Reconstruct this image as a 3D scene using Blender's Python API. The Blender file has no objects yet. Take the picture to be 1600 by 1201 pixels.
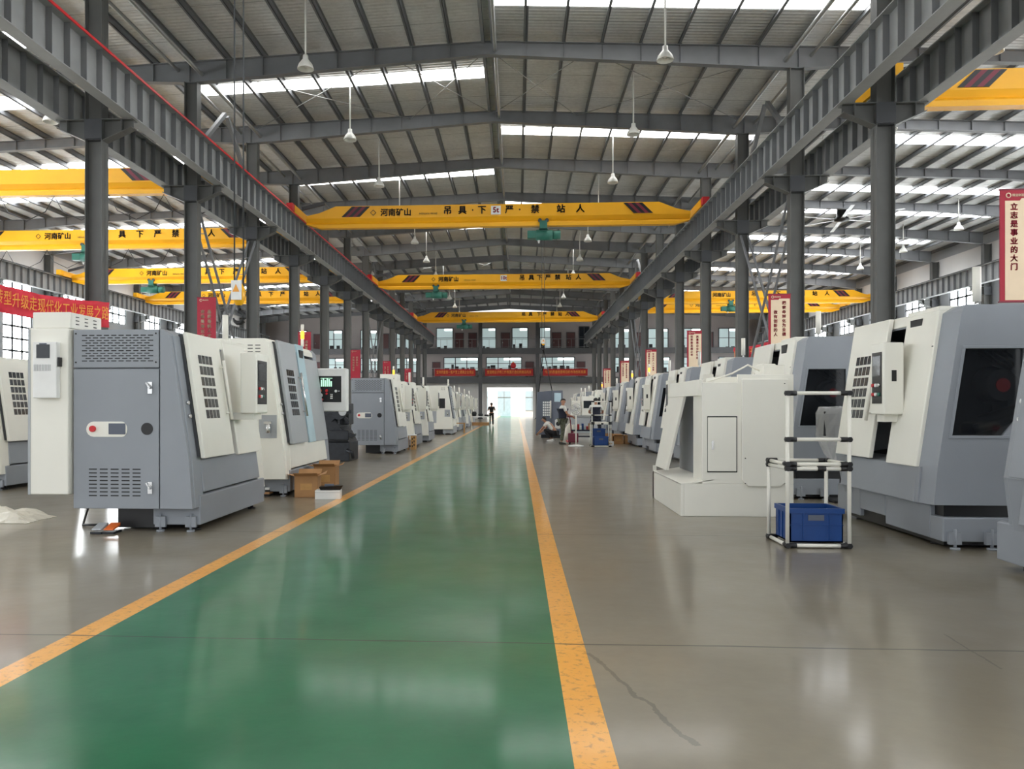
import bpy, bmesh, math, random
from mathutils import Vector, Matrix
random.seed(7)
C = bpy.context.scene.collection
SC = bpy.context.scene
PI = math.pi

# ------------------------------------------------------------------ camera
F = 1200.0; PX, PY = 742.0, 636.0; TH = math.radians(3.15); CH = 1.4
cam = bpy.data.cameras.new('camera'); cam.sensor_width = 36; cam.lens = F / 1600 * 36
cam.shift_x = (800 - PX) / 1600; cam.shift_y = (PY - 600.5) / 1600
cam.clip_end = 400; cam.clip_start = 0.05
camo = bpy.data.objects.new('camera', cam); C.objects.link(camo)
camo.location = (0, 0, CH); camo.rotation_euler = (PI / 2, 0, TH)
SC.camera = camo
# ------------------------------------------------------------------ world, exposure
W = bpy.data.worlds.new('world'); SC.world = W; W.use_nodes = True
bg = W.node_tree.nodes['Background']
bg.inputs[0].default_value = (0.93, 0.97, 1.0, 1); bg.inputs[1].default_value = 0.75
SC.view_settings.view_transform = 'Standard'; SC.view_settings.look = 'None'
SC.view_settings.gamma = 1.0; SC.view_settings.use_curve_mapping = False
SC.view_settings.exposure = 1.24
SKYLIGHT = 4.0; SIDE_SKYLIGHT = 5.5; WINDOW = 7.5
sun = bpy.data.lights.new('sun', 'SUN'); sun.energy = 4.0; sun.angle = math.radians(2); sun.color = (1, .96, .9)
suno = bpy.data.objects.new('sun', sun); C.objects.link(suno); suno.location = (0, -20, 40); suno.rotation_euler = (math.radians(27), math.radians(8), 0)

# ------------------------------------------------------------------ projection helpers (pixel of the photo -> place)
def ray(px):
    u = (px - PX) / F
    return u * math.cos(TH) - math.sin(TH), math.cos(TH) + u * math.sin(TH)
def atd(px, py, d):
    rx, ry = ray(px); return Vector((rx * d, ry * d, CH + (PY - py) * d / F))
def floorp(px, py):
    return atd(px, py, F * CH / (py - PY))
def atY(px, py, Y):
    rx, ry = ray(px); return atd(px, py, Y / ry)

# ------------------------------------------------------------------ materials
def newmat(name):
    m = bpy.data.materials.new(name); m.use_nodes = True
    nt = m.node_tree; return m, nt, nt.nodes['Principled BSDF']
def paint(name, col, rough=0.45, metal=0.0, var=0.06, scale=3.0, bump=0.0, bscale=60.0, spec=0.5):
    m, nt, b = newmat(name)
    tc = nt.nodes.new('ShaderNodeTexCoord')
    n = nt.nodes.new('ShaderNodeTexNoise'); n.inputs['Scale'].default_value = scale; n.inputs['Detail'].default_value = 4
    nt.links.new(tc.outputs['Object'], n.inputs['Vector'])
    r = nt.nodes.new('ShaderNodeValToRGB')
    r.color_ramp.elements[0].position = 0.3; r.color_ramp.elements[1].position = 0.7
    r.color_ramp.elements[0].color = [c * (1 - var) for c in col] + [1]
    r.color_ramp.elements[1].color = [min(1, c * (1 + var)) for c in col] + [1]
    nt.links.new(n.outputs['Fac'], r.inputs['Fac']); nt.links.new(r.outputs['Color'], b.inputs['Base Color'])
    b.inputs['Roughness'].default_value = rough; b.inputs['Metallic'].default_value = metal
    b.inputs['Specular IOR Level'].default_value = spec
    if bump:
        n2 = nt.nodes.new('ShaderNodeTexNoise'); n2.inputs['Scale'].default_value = bscale
        nt.links.new(tc.outputs['Object'], n2.inputs['Vector'])
        bp = nt.nodes.new('ShaderNodeBump'); bp.inputs['Strength'].default_value = bump; bp.inputs['Distance'].default_value = 0.01
        nt.links.new(n2.outputs['Fac'], bp.inputs['Height']); nt.links.new(bp.outputs['Normal'], b.inputs['Normal'])
    return m
def emit(name, col, s):
    m, nt, b = newmat(name)
    b.inputs['Base Color'].default_value = (*[c * .8 for c in col], 1)
    b.inputs['Emission Color'].default_value = (*col, 1); b.inputs['Emission Strength'].default_value = s
    return m
def glassy(name, col, alpha, rough=0.05):
    m, nt, b = newmat(name)
    b.inputs['Base Color'].default_value = (*col, 1); b.inputs['Alpha'].default_value = alpha; b.inputs['Roughness'].default_value = rough
    return m
def S(r, g, b):   # sRGB 0-255 -> linear
    return tuple(((c / 255) / 12.92 if c <= 10 else (((c / 255) + .055) / 1.055) ** 2.4) for c in (r, g, b))

M = {}
M['steel'] = paint('grey steel paint', S(116, 118, 121), .5, .0, .10, 1.5)
M['beam'] = paint('runway beam paint', S(150, 152, 152), .5, .0, .12, 1.2)
M['column'] = paint('column grey paint', S(91, 92, 90), .5, .0, .10, 1.5)
M['darksteel'] = paint('dark steel', S(62, 64, 67), .5)
M['galv'] = paint('galvanised tube', S(165, 166, 165), .3, .6)
M['white'] = paint('machine off white', S(238, 236, 226), .42, 0, .02, 2, .05, 120)
M['grey'] = paint('machine grey', S(146, 151, 158), .45, 0, .03, 2, .08, 150)
M['grey2'] = paint('machine grey pale', S(170, 174, 178), .45, 0, .03, 2, .08, 150)
M['navy'] = paint('machine slate', S(92, 98, 112), .45, 0, .05)
M['paleblue'] = paint('pale blue film', S(178, 205, 215), .3, 0, .06)
M['black'] = paint('black plastic', S(22, 22, 24), .4)
M['dark'] = paint('dark interior', S(28, 29, 32), .6)
M['darkmetal'] = paint('oily cast iron', S(48, 50, 54), .4, .5, .2, 8)
M['chrome'] = paint('chrome', S(215, 215, 215), .2, .8, .02)
M['yellow'] = paint('crane yellow', S(250, 182, 22), .4, 0, .05, .8)
M['red'] = paint('red paint', S(205, 38, 45), .45)
M['maroon'] = paint('maroon stripe', S(120, 35, 55), .5)
M['crimson'] = paint('banner crimson', S(168, 28, 52), .6, 0, .05)
M['cream'] = paint('banner cream', S(236, 214, 184), .6, 0, .03)
M['cloth'] = paint('red banner cloth', S(232, 62, 78), .65, 0, .1, 4)
M['ytext'] = paint('yellow lettering', S(245, 170, 70), .6)
M['green'] = paint('hoist green', S(45, 110, 95), .45, 0, .1)
M['pipe'] = paint('white coated pipe', S(235, 232, 222), .35, 0, .02)
M['blue'] = paint('blue crate plastic', S(14, 62, 126), .4, 0, .06)
M['card'] = paint('cardboard', S(176, 132, 88), .8, 0, .08, 6)
M['wood'] = paint('pale wood', S(196, 150, 92), .7, 0, .1, 10)
M['paper'] = paint('white board', S(238, 238, 236), .6)
M['orange'] = paint('orange plastic', S(224, 110, 50), .4)
M['sheet'] = paint('plastic sheet', S(214, 208, 194), .3, 0, .06, 9)
M['wallw'] = paint('white wall', S(214, 211, 208), .8, 0, .04, .6)
M['glassout'] = paint('pale window outside', S(158, 174, 182), .3)
M['officewall'] = paint('office wall', S(168, 160, 158), .8, 0, .04, .6)
M['clothdark'] = paint('dark red banner cloth', S(176, 36, 34), .7, 0, .08, 4)
M['wallg'] = paint('grey wall', S(165, 168, 172), .8, 0, .05, .5)
M['slab'] = paint('dark slab edge', S(82, 82, 84), .6)
M['doorb'] = paint('brown door', S(96, 62, 62), .5)
M['lampshade'] = paint('enamel lamp shade', S(232, 232, 226), .3)
M['skin'] = paint('skin', S(176, 128, 102), .5, 0, .06, 20)
M['hair'] = paint('black hair', S(22, 20, 20), .6)
M['tee'] = paint('white cotton', S(226, 224, 218), .8)
M['vest'] = paint('dark navy cloth', S(34, 38, 54), .8)
M['camo'] = paint('camouflage cloth', S(86, 88, 72), .85, 0, .45, 14)
M['blackcloth'] = paint('black cloth', S(30, 30, 33), .85)
M['shoe'] = paint('dark shoe', S(60, 58, 50), .7)
M['lens'] = emit('orange beacon lens', S(255, 170, 50), 1.2)
M['lamp'] = emit('tube light', (1, 1, .97), 2.5)
M['screen'] = emit('lit display', S(150, 200, 170), .8)
M['screenoff'] = paint('dark display', S(38, 42, 48), .15)
M['redled'] = emit('red lamp', (1, .05, .05), 1.5)
M['sky'] = emit('skylight sheet', (1, 1, .98), SKYLIGHT)
M['sky2'] = emit('side skylight sheet', (.96, .98, 1), SIDE_SKYLIGHT)
M['window'] = emit('daylit window', (.93, .98, 1), WINDOW)
M['officew'] = emit('lit office glass', (.68, .84, .84), .17)
M['glass'] = glassy('dark machine glass', (.01, .012, .015), .45)
M['film'] = glassy('clear wrapping film', (.8, .8, .8), .38, .12)

def lin(nt, a, op, b=None, c=None):
    n = nt.nodes.new('ShaderNodeMath'); n.operation = op
    for i, v in enumerate((a, b, c)):
        if v is None: continue
        if isinstance(v, (int, float)): n.inputs[i].default_value = v
        else: nt.links.new(v, n.inputs[i])
    return n.outputs[0]
def mixc(nt, fac, a, b):
    n = nt.nodes.new('ShaderNodeMix'); n.data_type = 'RGBA'
    if isinstance(fac, (int, float)): n.inputs['Factor'].default_value = fac
    else: nt.links.new(fac, n.inputs['Factor'])
    for k, v in (('A', a), ('B', b)):
        s = [i for i in n.inputs if i.name == k and i.type == 'RGBA'][0]
        if isinstance(v, tuple): s.default_value = (*v, 1)
        else: nt.links.new(v, s)
    return [o for o in n.outputs if o.type == 'RGBA'][0]
def noise(nt, vec, scale, detail=4, rough=.5):
    n = nt.nodes.new('ShaderNodeTexNoise'); n.inputs['Scale'].default_value = scale
    n.inputs['Detail'].default_value = detail; n.inputs['Roughness'].default_value = rough
    nt.links.new(vec, n.inputs['Vector']); return n.outputs['Fac']
def ramp(nt, fac, p0, p1, c0=(0, 0, 0), c1=(1, 1, 1)):
    r = nt.nodes.new('ShaderNodeValToRGB'); nt.links.new(fac, r.inputs['Fac'])
    r.color_ramp.elements[0].position = p0; r.color_ramp.elements[1].position = p1
    r.color_ramp.elements[0].color = (*c0, 1); r.color_ramp.elements[1].color = (*c1, 1)
    return r.outputs['Color']

LX = (-2.755, -2.585, .222, .395)     # lane: outer / inner edges of the two yellow lines
def floor_material():
    m, nt, b = newmat('polished factory floor')
    tc = nt.nodes.new('ShaderNodeTexCoord'); v = tc.outputs['Object']
    sp = nt.nodes.new('ShaderNodeSeparateXYZ'); nt.links.new(v, sp.inputs[0]); x, y = sp.outputs[0], sp.outputs[1]
    big = noise(nt, v, .35, 5); fine = noise(nt, v, 9, 6, .6); mid = noise(nt, v, 1.7, 6, .6)
    conc = mixc(nt, ramp(nt, big, .35, .65), S(126, 118, 103), S(142, 134, 117))
    conc = mixc(nt, lin(nt, ramp(nt, fine, .35, .75), 'MULTIPLY', .35), conc, S(118, 110, 100))
    green = mixc(nt, ramp(nt, mid, .3, .7), S(16, 96, 62), S(34, 112, 74))
    green = mixc(nt, lin(nt, ramp(nt, big, .55, .75), 'MULTIPLY', .5), green, S(92, 120, 60))
    yel = mixc(nt, ramp(nt, mid, .3, .7), S(236, 164, 58), S(246, 178, 78))
    wear = noise(nt, v, 22, 8, .7)
    yel = mixc(nt, lin(nt, ramp(nt, wear, .53, .64), 'MULTIPLY', .65), yel, S(150, 112, 66))
    def band(a, c):
        return lin(nt, lin(nt, x, 'GREATER_THAN', a), 'MULTIPLY', lin(nt, x, 'LESS_THAN', c))
    col = mixc(nt, band(LX[0], LX[3]), conc, green)
    col = mixc(nt, band(LX[0], LX[1]), col, yel); col = mixc(nt, band(LX[2], LX[3]), col, yel)
    # slab joints across the aisle and cracks
    wob = lin(nt, lin(nt, noise(nt, v, 1.3, 3), 'SUBTRACT', .5), 'MULTIPLY', .06)
    tot = None
    for (yy, w) in ((4.57, .010), (8.5, .008), (14.6, .009), (25.4, .03), (37.5, .03)):
        d = lin(nt, lin(nt, lin(nt, y, 'ADD', wob), 'SUBTRACT', yy), 'ABSOLUTE')
        k = lin(nt, d, 'LESS_THAN', w); tot = k if tot is None else lin(nt, tot, 'MAXIMUM', k)
    def crack(p0, p1, w, amp):
        nonlocal tot
        dx, dy = p1[0] - p0[0], p1[1] - p0[1]; L = math.hypot(dx, dy); dx /= L; dy /= L
        rx = lin(nt, x, 'SUBTRACT', p0[0]); ry = lin(nt, y, 'SUBTRACT', p0[1])
        t = lin(nt, lin(nt, rx, 'MULTIPLY', dx), 'ADD', lin(nt, ry, 'MULTIPLY', dy))
        q = lin(nt, lin(nt, rx, 'MULTIPLY', -dy), 'ADD', lin(nt, ry, 'MULTIPLY', dx))
        q = lin(nt, q, 'ADD', lin(nt, lin(nt, noise(nt, v, 3.5, 5), 'SUBTRACT', .5), 'MULTIPLY', amp))
        k = lin(nt, lin(nt, lin(nt, q, 'ABSOLUTE'), 'LESS_THAN', lin(nt, lin(nt, wear, 'MULTIPLY', w * 2), 'SUBTRACT', w * .35)), 'MULTIPLY',
                lin(nt, lin(nt, t, 'GREATER_THAN', 0), 'MULTIPLY', lin(nt, t, 'LESS_THAN', L)))
        tot = lin(nt, tot, 'MAXIMUM', lin(nt, k, 'MULTIPLY', .55))
    a, c = floorp(915, 1020), floorp(1090, 1165); crack((a.x, a.y), (c.x, c.y), .022, .16)
    a, c = floorp(1475, 990), floorp(1565, 1045); crack((a.x, a.y), (c.x, c.y), .01, .05)
    col = mixc(nt, lin(nt, tot, 'MULTIPLY', .75), col, S(50, 48, 42))
    nt.links.new(col, b.inputs['Base Color'])
    rg = ramp(nt, noise(nt, v, 2.3, 5), .3, .75, (.29,) * 3, (.36,) * 3)
    nt.links.new(rg, b.inputs['Roughness']); b.inputs['Specular IOR Level'].default_value = .2
    b.inputs['Coat Weight'].default_value = .55; b.inputs['Coat Roughness'].default_value = .12; b.inputs['Coat IOR'].default_value = 1.42
    bp = nt.nodes.new('ShaderNodeBump'); bp.inputs['Strength'].default_value = .10; bp.inputs['Distance'].default_value = .02
    nt.links.new(noise(nt, v, 5, 3), bp.inputs['Height']); nt.links.new(bp.outputs['Normal'], b.inputs['Normal'])
    return m
def roof_material(name, c0, c1):
    m, nt, b = newmat(name)
    tc = nt.nodes.new('ShaderNodeTexCoord'); v = tc.outputs['Object']
    sp = nt.nodes.new('ShaderNodeSeparateXYZ'); nt.links.new(v, sp.inputs[0]); y = sp.outputs[1]
    rib = lin(nt, lin(nt, lin(nt, y, 'MULTIPLY', 2 * PI / .19), 'SINE'), 'MULTIPLY', .5)
    rib = lin(nt, rib, 'ADD', .5)
    seam = lin(nt, lin(nt, lin(nt, lin(nt, y, 'ADD', .4), 'MODULO', 2.0), 'SUBTRACT', 1.0), 'ABSOLUTE')
    seam = lin(nt, seam, 'LESS_THAN', .02)
    n1 = noise(nt, v, .8, 5); n2 = noise(nt, v, 7, 5, .6)
    col = mixc(nt, ramp(nt, n1, .3, .7), c0, c1)
    col = mixc(nt, lin(nt, ramp(nt, n2, .4, .8), 'MULTIPLY', .25), col, S(120, 120, 118))
    col = mixc(nt, lin(nt, seam, 'MULTIPLY', .5), col, S(90, 90, 90))
    nt.links.new(col, b.inputs['Base Color'])
    b.inputs['Metallic'].default_value = .1; b.inputs['Roughness'].default_value = .45
    bp = nt.nodes.new('ShaderNodeBump'); bp.inputs['Strength'].default_value = .55; bp.inputs['Distance'].default_value = .03
    h = lin(nt, rib, 'ADD', lin(nt, n2, 'MULTIPLY', .6))
    nt.links.new(h, bp.inputs['Height']); nt.links.new(bp.outputs['Normal'], b.inputs['Normal'])
    return m
M['floor'] = floor_material()
M['roof'] = roof_material('ribbed foil roof sheet', S(205, 206, 206), S(222, 223, 222))

# ------------------------------------------------------------------ mesh builder
class MB:
    def __init__(s, tf=None):
        s.bm = bmesh.new(); s.tf = tf or (lambda a, b, c: (a, b, c))
    def v(s, p): return s.bm.verts.new(s.tf(*p))
    def f(s, vs, mi=0):
        try:
            f = s.bm.faces.new(vs); f.material_index = mi; return f
        except ValueError: return None
    def hexa(s, P, mi=0):   # 8 points: bottom loop 0-3, top loop 4-7
        V = [s.v(p) for p in P]
        for q in ((3, 2, 1, 0), (4, 5, 6, 7), (0, 1, 5, 4), (1, 2, 6, 5), (2, 3, 7, 6), (3, 0, 4, 7)):
            s.f([V[i] for i in q], mi)
        return s
    def box(s, a0, a1, b0, b1, c0, c1, mi=0):
        return s.hexa([(a0, b0, c0), (a1, b0, c0), (a1, b1, c0), (a0, b1, c0), (a0, b0, c1), (a1, b0, c1), (a1, b1, c1), (a0, b1, c1)], mi)
    def prism(s, prof, a0, a1, mi=0, em=None, axis=0):
        def P(a, q):
            return (a, q[0], q[1]) if axis == 0 else ((q[0], a, q[1]) if axis == 1 else (q[0], q[1], a))
        A = [s.v(P(a0, q)) for q in prof]; B = [s.v(P(a1, q)) for q in prof]; n = len(prof)
        s.f(A[::-1], mi); s.f(B, mi)
        for i in range(n):
            s.f([A[i], A[(i + 1) % n], B[(i + 1) % n], B[i]], (em or {}).get(i, mi))
        return s
    def tube(s, pts, r, n=8, mi=0, cap=True):
        pts = [Vector(p) for p in pts]; rings = []
        rr = r if isinstance(r, (list, tuple)) else [r] * len(pts)
        for i, p in enumerate(pts):
            d = (pts[min(i + 1, len(pts) - 1)] - pts[max(i - 1, 0)]).normalized()
            up = Vector((0, 0, 1)) if abs(d.z) < .9 else Vector((1, 0, 0))
            a = d.cross(up).normalized(); b = d.cross(a)
            rings.append([s.v(tuple(p + (a * math.cos(2 * PI * k / n) + b * math.sin(2 * PI * k / n)) * rr[i])) for k in range(n)])
        for A, B in zip(rings, rings[1:]):
            for k in range(n):
                f = s.f([A[k], A[(k + 1) % n], B[(k + 1) % n], B[k]], mi)
                if f: f.smooth = True
        if cap: s.f(rings[0][::-1], mi); s.f(rings[-1], mi)
        return s
    def lathe(s, prof, cx=0, cy=0, n=20, mi=0):   # (radius, z) about a vertical axis
        rings = [[s.v((cx + max(r, 1e-4) * math.cos(2 * PI * k / n), cy + max(r, 1e-4) * math.sin(2 * PI * k / n), z)) for k in range(n)] for r, z in prof]
        for A, B in zip(rings, rings[1:]):
            for k in range(n):
                f = s.f([A[k], A[(k + 1) % n], B[(k + 1) % n], B[k]], mi)
                if f: f.smooth = True
        return s
    def bar(s, p0, p1, w, h, mi=0):               # straight bar of rectangular section
        p0, p1 = Vector(p0), Vector(p1); d = (p1 - p0).normalized()
        up = Vector((0, 0, 1)) if abs(d.z) < .95 else Vector((0, 1, 0))
        a = d.cross(up).normalized() * w / 2; b = a.cross(d).normalized() * h / 2
        return s.hexa([tuple(p0 - a - b), tuple(p0 + a - b), tuple(p0 + a + b), tuple(p0 - a + b),
                       tuple(p1 - a - b), tuple(p1 + a - b), tuple(p1 + a + b), tuple(p1 - a + b)], mi)
    def build(s, name, mats, parent=None, bevel=0, loc=None):
        bmesh.ops.recalc_face_normals(s.bm, faces=s.bm.faces[:])
        me = bpy.data.meshes.new(name); s.bm.to_mesh(me); s.bm.free()
        for m in (mats if isinstance(mats, (list, tuple)) else [mats]):
            me.materials.append(M[m] if isinstance(m, str) else m)
        o = bpy.data.objects.new(name, me); C.objects.link(o)
        if parent is not None: o.parent = parent
        if loc is not None: o.location = loc
        if bevel:
            b = o.modifiers.new('bevel', 'BEVEL'); b.width = bevel; b.segments = 2; b.limit_method = 'ANGLE'
        return o
def thing(name, label, cat, loc=(0, 0, 0), rz=0, group=None):
    o = bpy.data.objects.new(name, None); C.objects.link(o)
    o.location = loc; o.rotation_euler = (0, 0, rz); o.empty_display_size = .1
    return tag(o, label, cat, group)
def tag(o, label, cat, group=None):
    o['label'] = label; o['category'] = cat
    if group: o['group'] = group
    return o
def struct(o): o['kind'] = 'structure'; return o
def lab(o, text): o['label'] = text; return o
ORD = ['first', 'second', 'third', 'fourth', 'fifth', 'sixth', 'seventh', 'eighth', 'ninth', 'tenth', 'eleventh', 'twelfth', 'thirteenth', 'fourteenth', 'fifteenth']

def text(name, body, size, mat, parent, loc, rot=(PI / 2, 0, 0), ext=.004, align='CENTER', spacing=1.0, sx=1.0, line=1.0, bold=0.0):
    cu = bpy.data.curves.new(name, 'FONT'); cu.body = body; cu.size = size; cu.extrude = ext
    cu.align_x = align; cu.align_y = 'CENTER'; cu.space_character = spacing; cu.space_line = line
    cu.resolution_u = 2
    o = bpy.data.objects.new(name, cu); C.objects.link(o)
    dg = bpy.context.evaluated_depsgraph_get(); dg.update()
    me = bpy.data.meshes.new_from_object(o.evaluated_get(dg))
    bpy.data.objects.remove(o); bpy.data.curves.remove(cu)
    if bold:
        b = bmesh.new(); b.from_mesh(me); src = b.verts[:] + b.edges[:] + b.faces[:]
        for dx, dy in ((bold, 0), (-bold, 0), (0, bold), (0, -bold)):
            g = bmesh.ops.duplicate(b, geom=src)['geom']
            for v in g:
                if isinstance(v, bmesh.types.BMVert): v.co.x += dx; v.co.y += dy
        b.to_mesh(me); b.free()
    me.name = name; me.materials.clear(); me.materials.append(M[mat])
    o = bpy.data.objects.new(name, me); C.objects.link(o); o.parent = parent
    o.location = loc; o.rotation_euler = rot; o.scale = (sx, 1, 1)
    return o

# ================================================================== THE HALL
XL, XR, WL, WR, RX = -11.07, 9.10, -31.24, 29.27, -.985
YN = lambda n: 19.67 + 6 * n
Y0, Y1 = -14.0, 95.0
rtop = lambda x: 13.6 - .042 * abs(x - RX)
rsheet = lambda x: rtop(x) + .22
EAVL, EAVR = WL - .55, WR + .55

m = MB(); m.box(EAVL, EAVR, Y0, 122, -.2, 0); struct(m.build('floor', 'floor'))
m = MB()
prof = [(EAVL, rsheet(EAVL)), (RX, rsheet(RX)), (EAVR, rsheet(EAVR)), (EAVR, rsheet(EAVR) + .12), (RX, rsheet(RX) + .12), (EAVL, rsheet(EAVL) + .12)]
m.prism(prof, Y0, Y1 + 2.6, axis=1)
ceiling = struct(m.build('ceiling', 'roof'))
# purlins (continuous C sections under the sheet)
offs = [.16] + [1.27 * k for k in range(1, 25)]
for sgn in (-1, 1):
    for o_ in offs:
        x = RX + sgn * o_
        if x < EAVL + .2 or x > EAVR - .2: continue
        m = MB(); t = rsheet(x) - .005
        if abs(o_) < .3: m.box(x - .05, x + .05, Y0, Y1, t - .26, t)
        else:
            m.box(x - .012, x + .012, Y0, Y1, t - .21, t)
            m.box(x - .07, x + .012, Y0, Y1, t - .21, t - .195); m.box(x - .012, x + .07, Y0, Y1, t - .015, t)
            m.box(x - .07, x - .058, Y0, Y1, t - .21, t - .165)
        m.build('purlin', 'steel', ceiling)
# eave and ridge tie tubes along the hall
for x, z, r in ((XL + .32, 12.75, .07), (XR - .32, 12.75, .07), (XL - .5, 12.9, .055), (XR + .5, 12.9, .055), (RX + .25, 13.32, .06)):
    m = MB(); m.tube([(x, Y0, z), (x, Y1 - 2, z)], r, 10); lab(m.build('tie_tube', 'galv', ceiling), 'shiny round tie tube')
# translucent sheets let into the roof
def skylight(x0, x1, yc, mat, w=.85):
    m = MB()
    m.prism([(x0, rsheet(x0) - .004), (x1, rsheet(x1) - .004), (x1, rsheet(x1) - .03), (x0, rsheet(x0) - .03)], yc - w / 2, yc + w / 2, axis=1)
    lab(m.build('skylight_panel', mat, ceiling), 'bright translucent skylight sheet')
for n in range(-5, 10):
    yc = YN(n) + 2.75 + (.8 if n == 0 else 0)
    if n % 2: skylight(XL - .9 if n > 0 else XL + 1.4, RX - .15, yc, 'sky')
    else: skylight(RX + .15, XR + 1.3, yc, 'sky')
for n in range(-5, 11):
    yc = YN(n) + 2.75
    skylight(WL + 1.5, XL - 5.0, yc + (0 if n % 2 else 1.4), 'sky2', 1.0)
    skylight(XR + 5.0, WR - 1.5, yc + (1.4 if n % 2 else 0), 'sky2', 1.0)
# crossed rods in the braced bays
for n in (1, 7):
    a, b = YN(n) + .15, YN(n + 1) - .15
    for x0, x1 in ((RX - 9.8, RX - 3.4), (RX - 3.4, RX), (RX, RX + 3.4), (RX + 3.4, RX + 9.8)):
        for s0, s1 in ((a, b), (b, a)):
            m = MB(); m.tube([(x0, s0, rtop(x0) - .16), (x1, s1, rtop(x1) - .16)], .014, 6)
            m.build('brace_rod', 'galv', ceiling)

# rafters
def rbot(x):
    d = abs(x - RX)
    if d <= 10.1: return 13.15 - .07 * d
    if d <= 14: return 12.44 + (d - 10.1) / 3.9 * .16
    if d <= 24: return 12.60 - (d - 14) / 10 * .42
    return 12.18 - (d - 24) / 6.3 * .62
for n in range(0, 13):
    y = YN(n); m = MB()
    for xs in ([WL + .2, RX - 24, RX - 14, XL, RX - 5, RX], [RX, RX + 5, XR, RX + 14, RX + 24, WR - .2]):
        up = [(x, rtop(x)) for x in xs]; lo = [(x, rbot(x)) for x in xs]
        for i in range(5):
            q = [up[i], up[i + 1], lo[i + 1], lo[i]]
            m.prism(q, y - .008, y + .008, axis=1)
            m.prism([up[i], up[i + 1], (up[i + 1][0], up[i + 1][1] - .016), (up[i][0], up[i][1] - .016)], y - .11, y + .11, axis=1)
            m.prism([lo[i], lo[i + 1], (lo[i + 1][0], lo[i + 1][1] + .018), (lo[i][0], lo[i][1] + .018)], y - .12, y + .12, axis=1)
    for sgn in (-1, 1):
        for o_ in offs[1:]:
            x = RX + sgn * o_
            if WL + .4 < x < WR - .4:
                m.box(x - .006, x + .006, y - .10, y + .10, rbot(x) + .012, rtop(x) - .01)
                m.box(x - .06, x + .06, y - .05, y + .05, rtop(x), rtop(x) + .05)
    struct(m.build('trim_%d' % (n + 1), 'steel'))

# columns
def column(x, n, side, which, wall=False):
    y = YN(n)
    t = thing('steel_column', which, 'column', (x, y, 0))
    h = rbot(x) + .02; m = MB(); hw, fw = .225, .17
    m.box(-hw, -hw + .018, -fw, fw, .03, h); m.box(hw - .018, hw, -fw, fw, .03, h); m.box(-hw, hw, -.009, .009, .03, h)
    m.build('shaft', 'column', t)
    m = MB(); m.box(-.34, .34, -.3, .3, 0, .03)
    for a in (-.27, .27):
        for b in (-.23, .23): m.tube([(a, b, .03), (a, b, .08)], .018, 6)
    m.build('base_plate', 'darksteel', t)
    sides = ((-1, 1) if not wall else ((1,) if side < 0 else (-1,)))
    for s in sides:
        m = MB()
        m.prism([(s * hw, 8.93), (s * (hw + .78), 8.93), (s * (hw + .78), 8.72), (s * hw, 8.38)], -.01, .01, axis=1)
        m.box(s * hw, s * (hw + .8), -.15, .15, 8.92, 8.945)
        m.prism([(s * hw, 8.38), (s * (hw + .78), 8.72), (s * (hw + .78), 8.74), (s * hw, 8.40)], -.14, .14, axis=1)
        m.box(s * (hw + .5), s * (hw + .52), -.14, .14, 8.6, 8.93)
        m.build('bracket', 'column', t)
    m = MB()
    for z in (8.40, 8.935): m.box(-hw + .018, hw - .018, -fw + .01, fw - .01, z - .008, z + .008)
    m.box(-hw - .01, hw + .01, -fw - .006, -fw + .012, 8.42, 8.92)
    m.build('stiffener', 'darksteel', t)
for n in range(0, 13):
    column(XL, n, -1, 'grey steel H-column, %s of the left row counted from the camera' % ORD[n])
for n in range(-1, 13):
    column(XR, n, 1, 'grey steel H-column, %s of the right row counted from the camera' % ORD[n + 1])
for n in range(3, 13):
    column(WL, n, -1, 'grey steel column against the left window wall, %s seen from the camera' % ORD[n - 3], True)
for n in range(2, 13):
    column(WR, n, 1, 'grey steel column against the right window wall, %s seen from the camera' % ORD[n - 2], True)

# runway beams
def runway(xc, label, red=False, s=1):
    t = thing('crane_runway_beam', label, 'beam', (xc, 0, 0))
    a, b = Y0 + 1, YN(12) + .4; m = MB()
    m.box(-.17, .17, a, b, 8.945, 8.965); m.box(-.2, .2, a, b, 10.0, 10.025); m.box(-.007, .007, a, b, 8.965, 10.0)
    m.build('girder', 'beam', t)
    m = MB(); y = a + .3
    while y < b:
        m.box(-.15, .15, y - .006, y + .006, 8.97, 9.995); y += 6 / 9
    lab(m.build('stiffeners', 'steel', t), 'row of web stiffener plates')
    m = MB(); m.box(-.04, .04, a, b, 10.025, 10.06); m.box(-.012, .012, a, b, 10.06, 10.1); m.box(-.03, .03, a, b, 10.1, 10.13)
    m.build('rail', 'darksteel', t)
    if red:
        m = MB(); m.box(.2 * s - .02, .2 * s + .02, a, b, 10.03, 10.075); m.box(.2 * s + .03, .2 * s + .055, a, b, 9.98, 10.01)
        lab(m.build('conductor_bar', 'red', t), 'thin red conductor bar along the top edge')
runway(XL + .95, 'long grey crane beam left of the aisle with red bar along its top', True, 1)
runway(XL - .95, 'grey crane beam behind the left column row, facing the left bay')
runway(XR - .95, 'long grey ribbed crane beam right of the aisle, on the aisle side of the columns')
runway(XR + .95, 'grey crane beam behind the right column row, facing the right bay')
runway(WL + .95, 'dark crane beam above the windows of the left wall')
runway(WR - .95, 'dark crane beam above the windows of the right wall')

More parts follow.
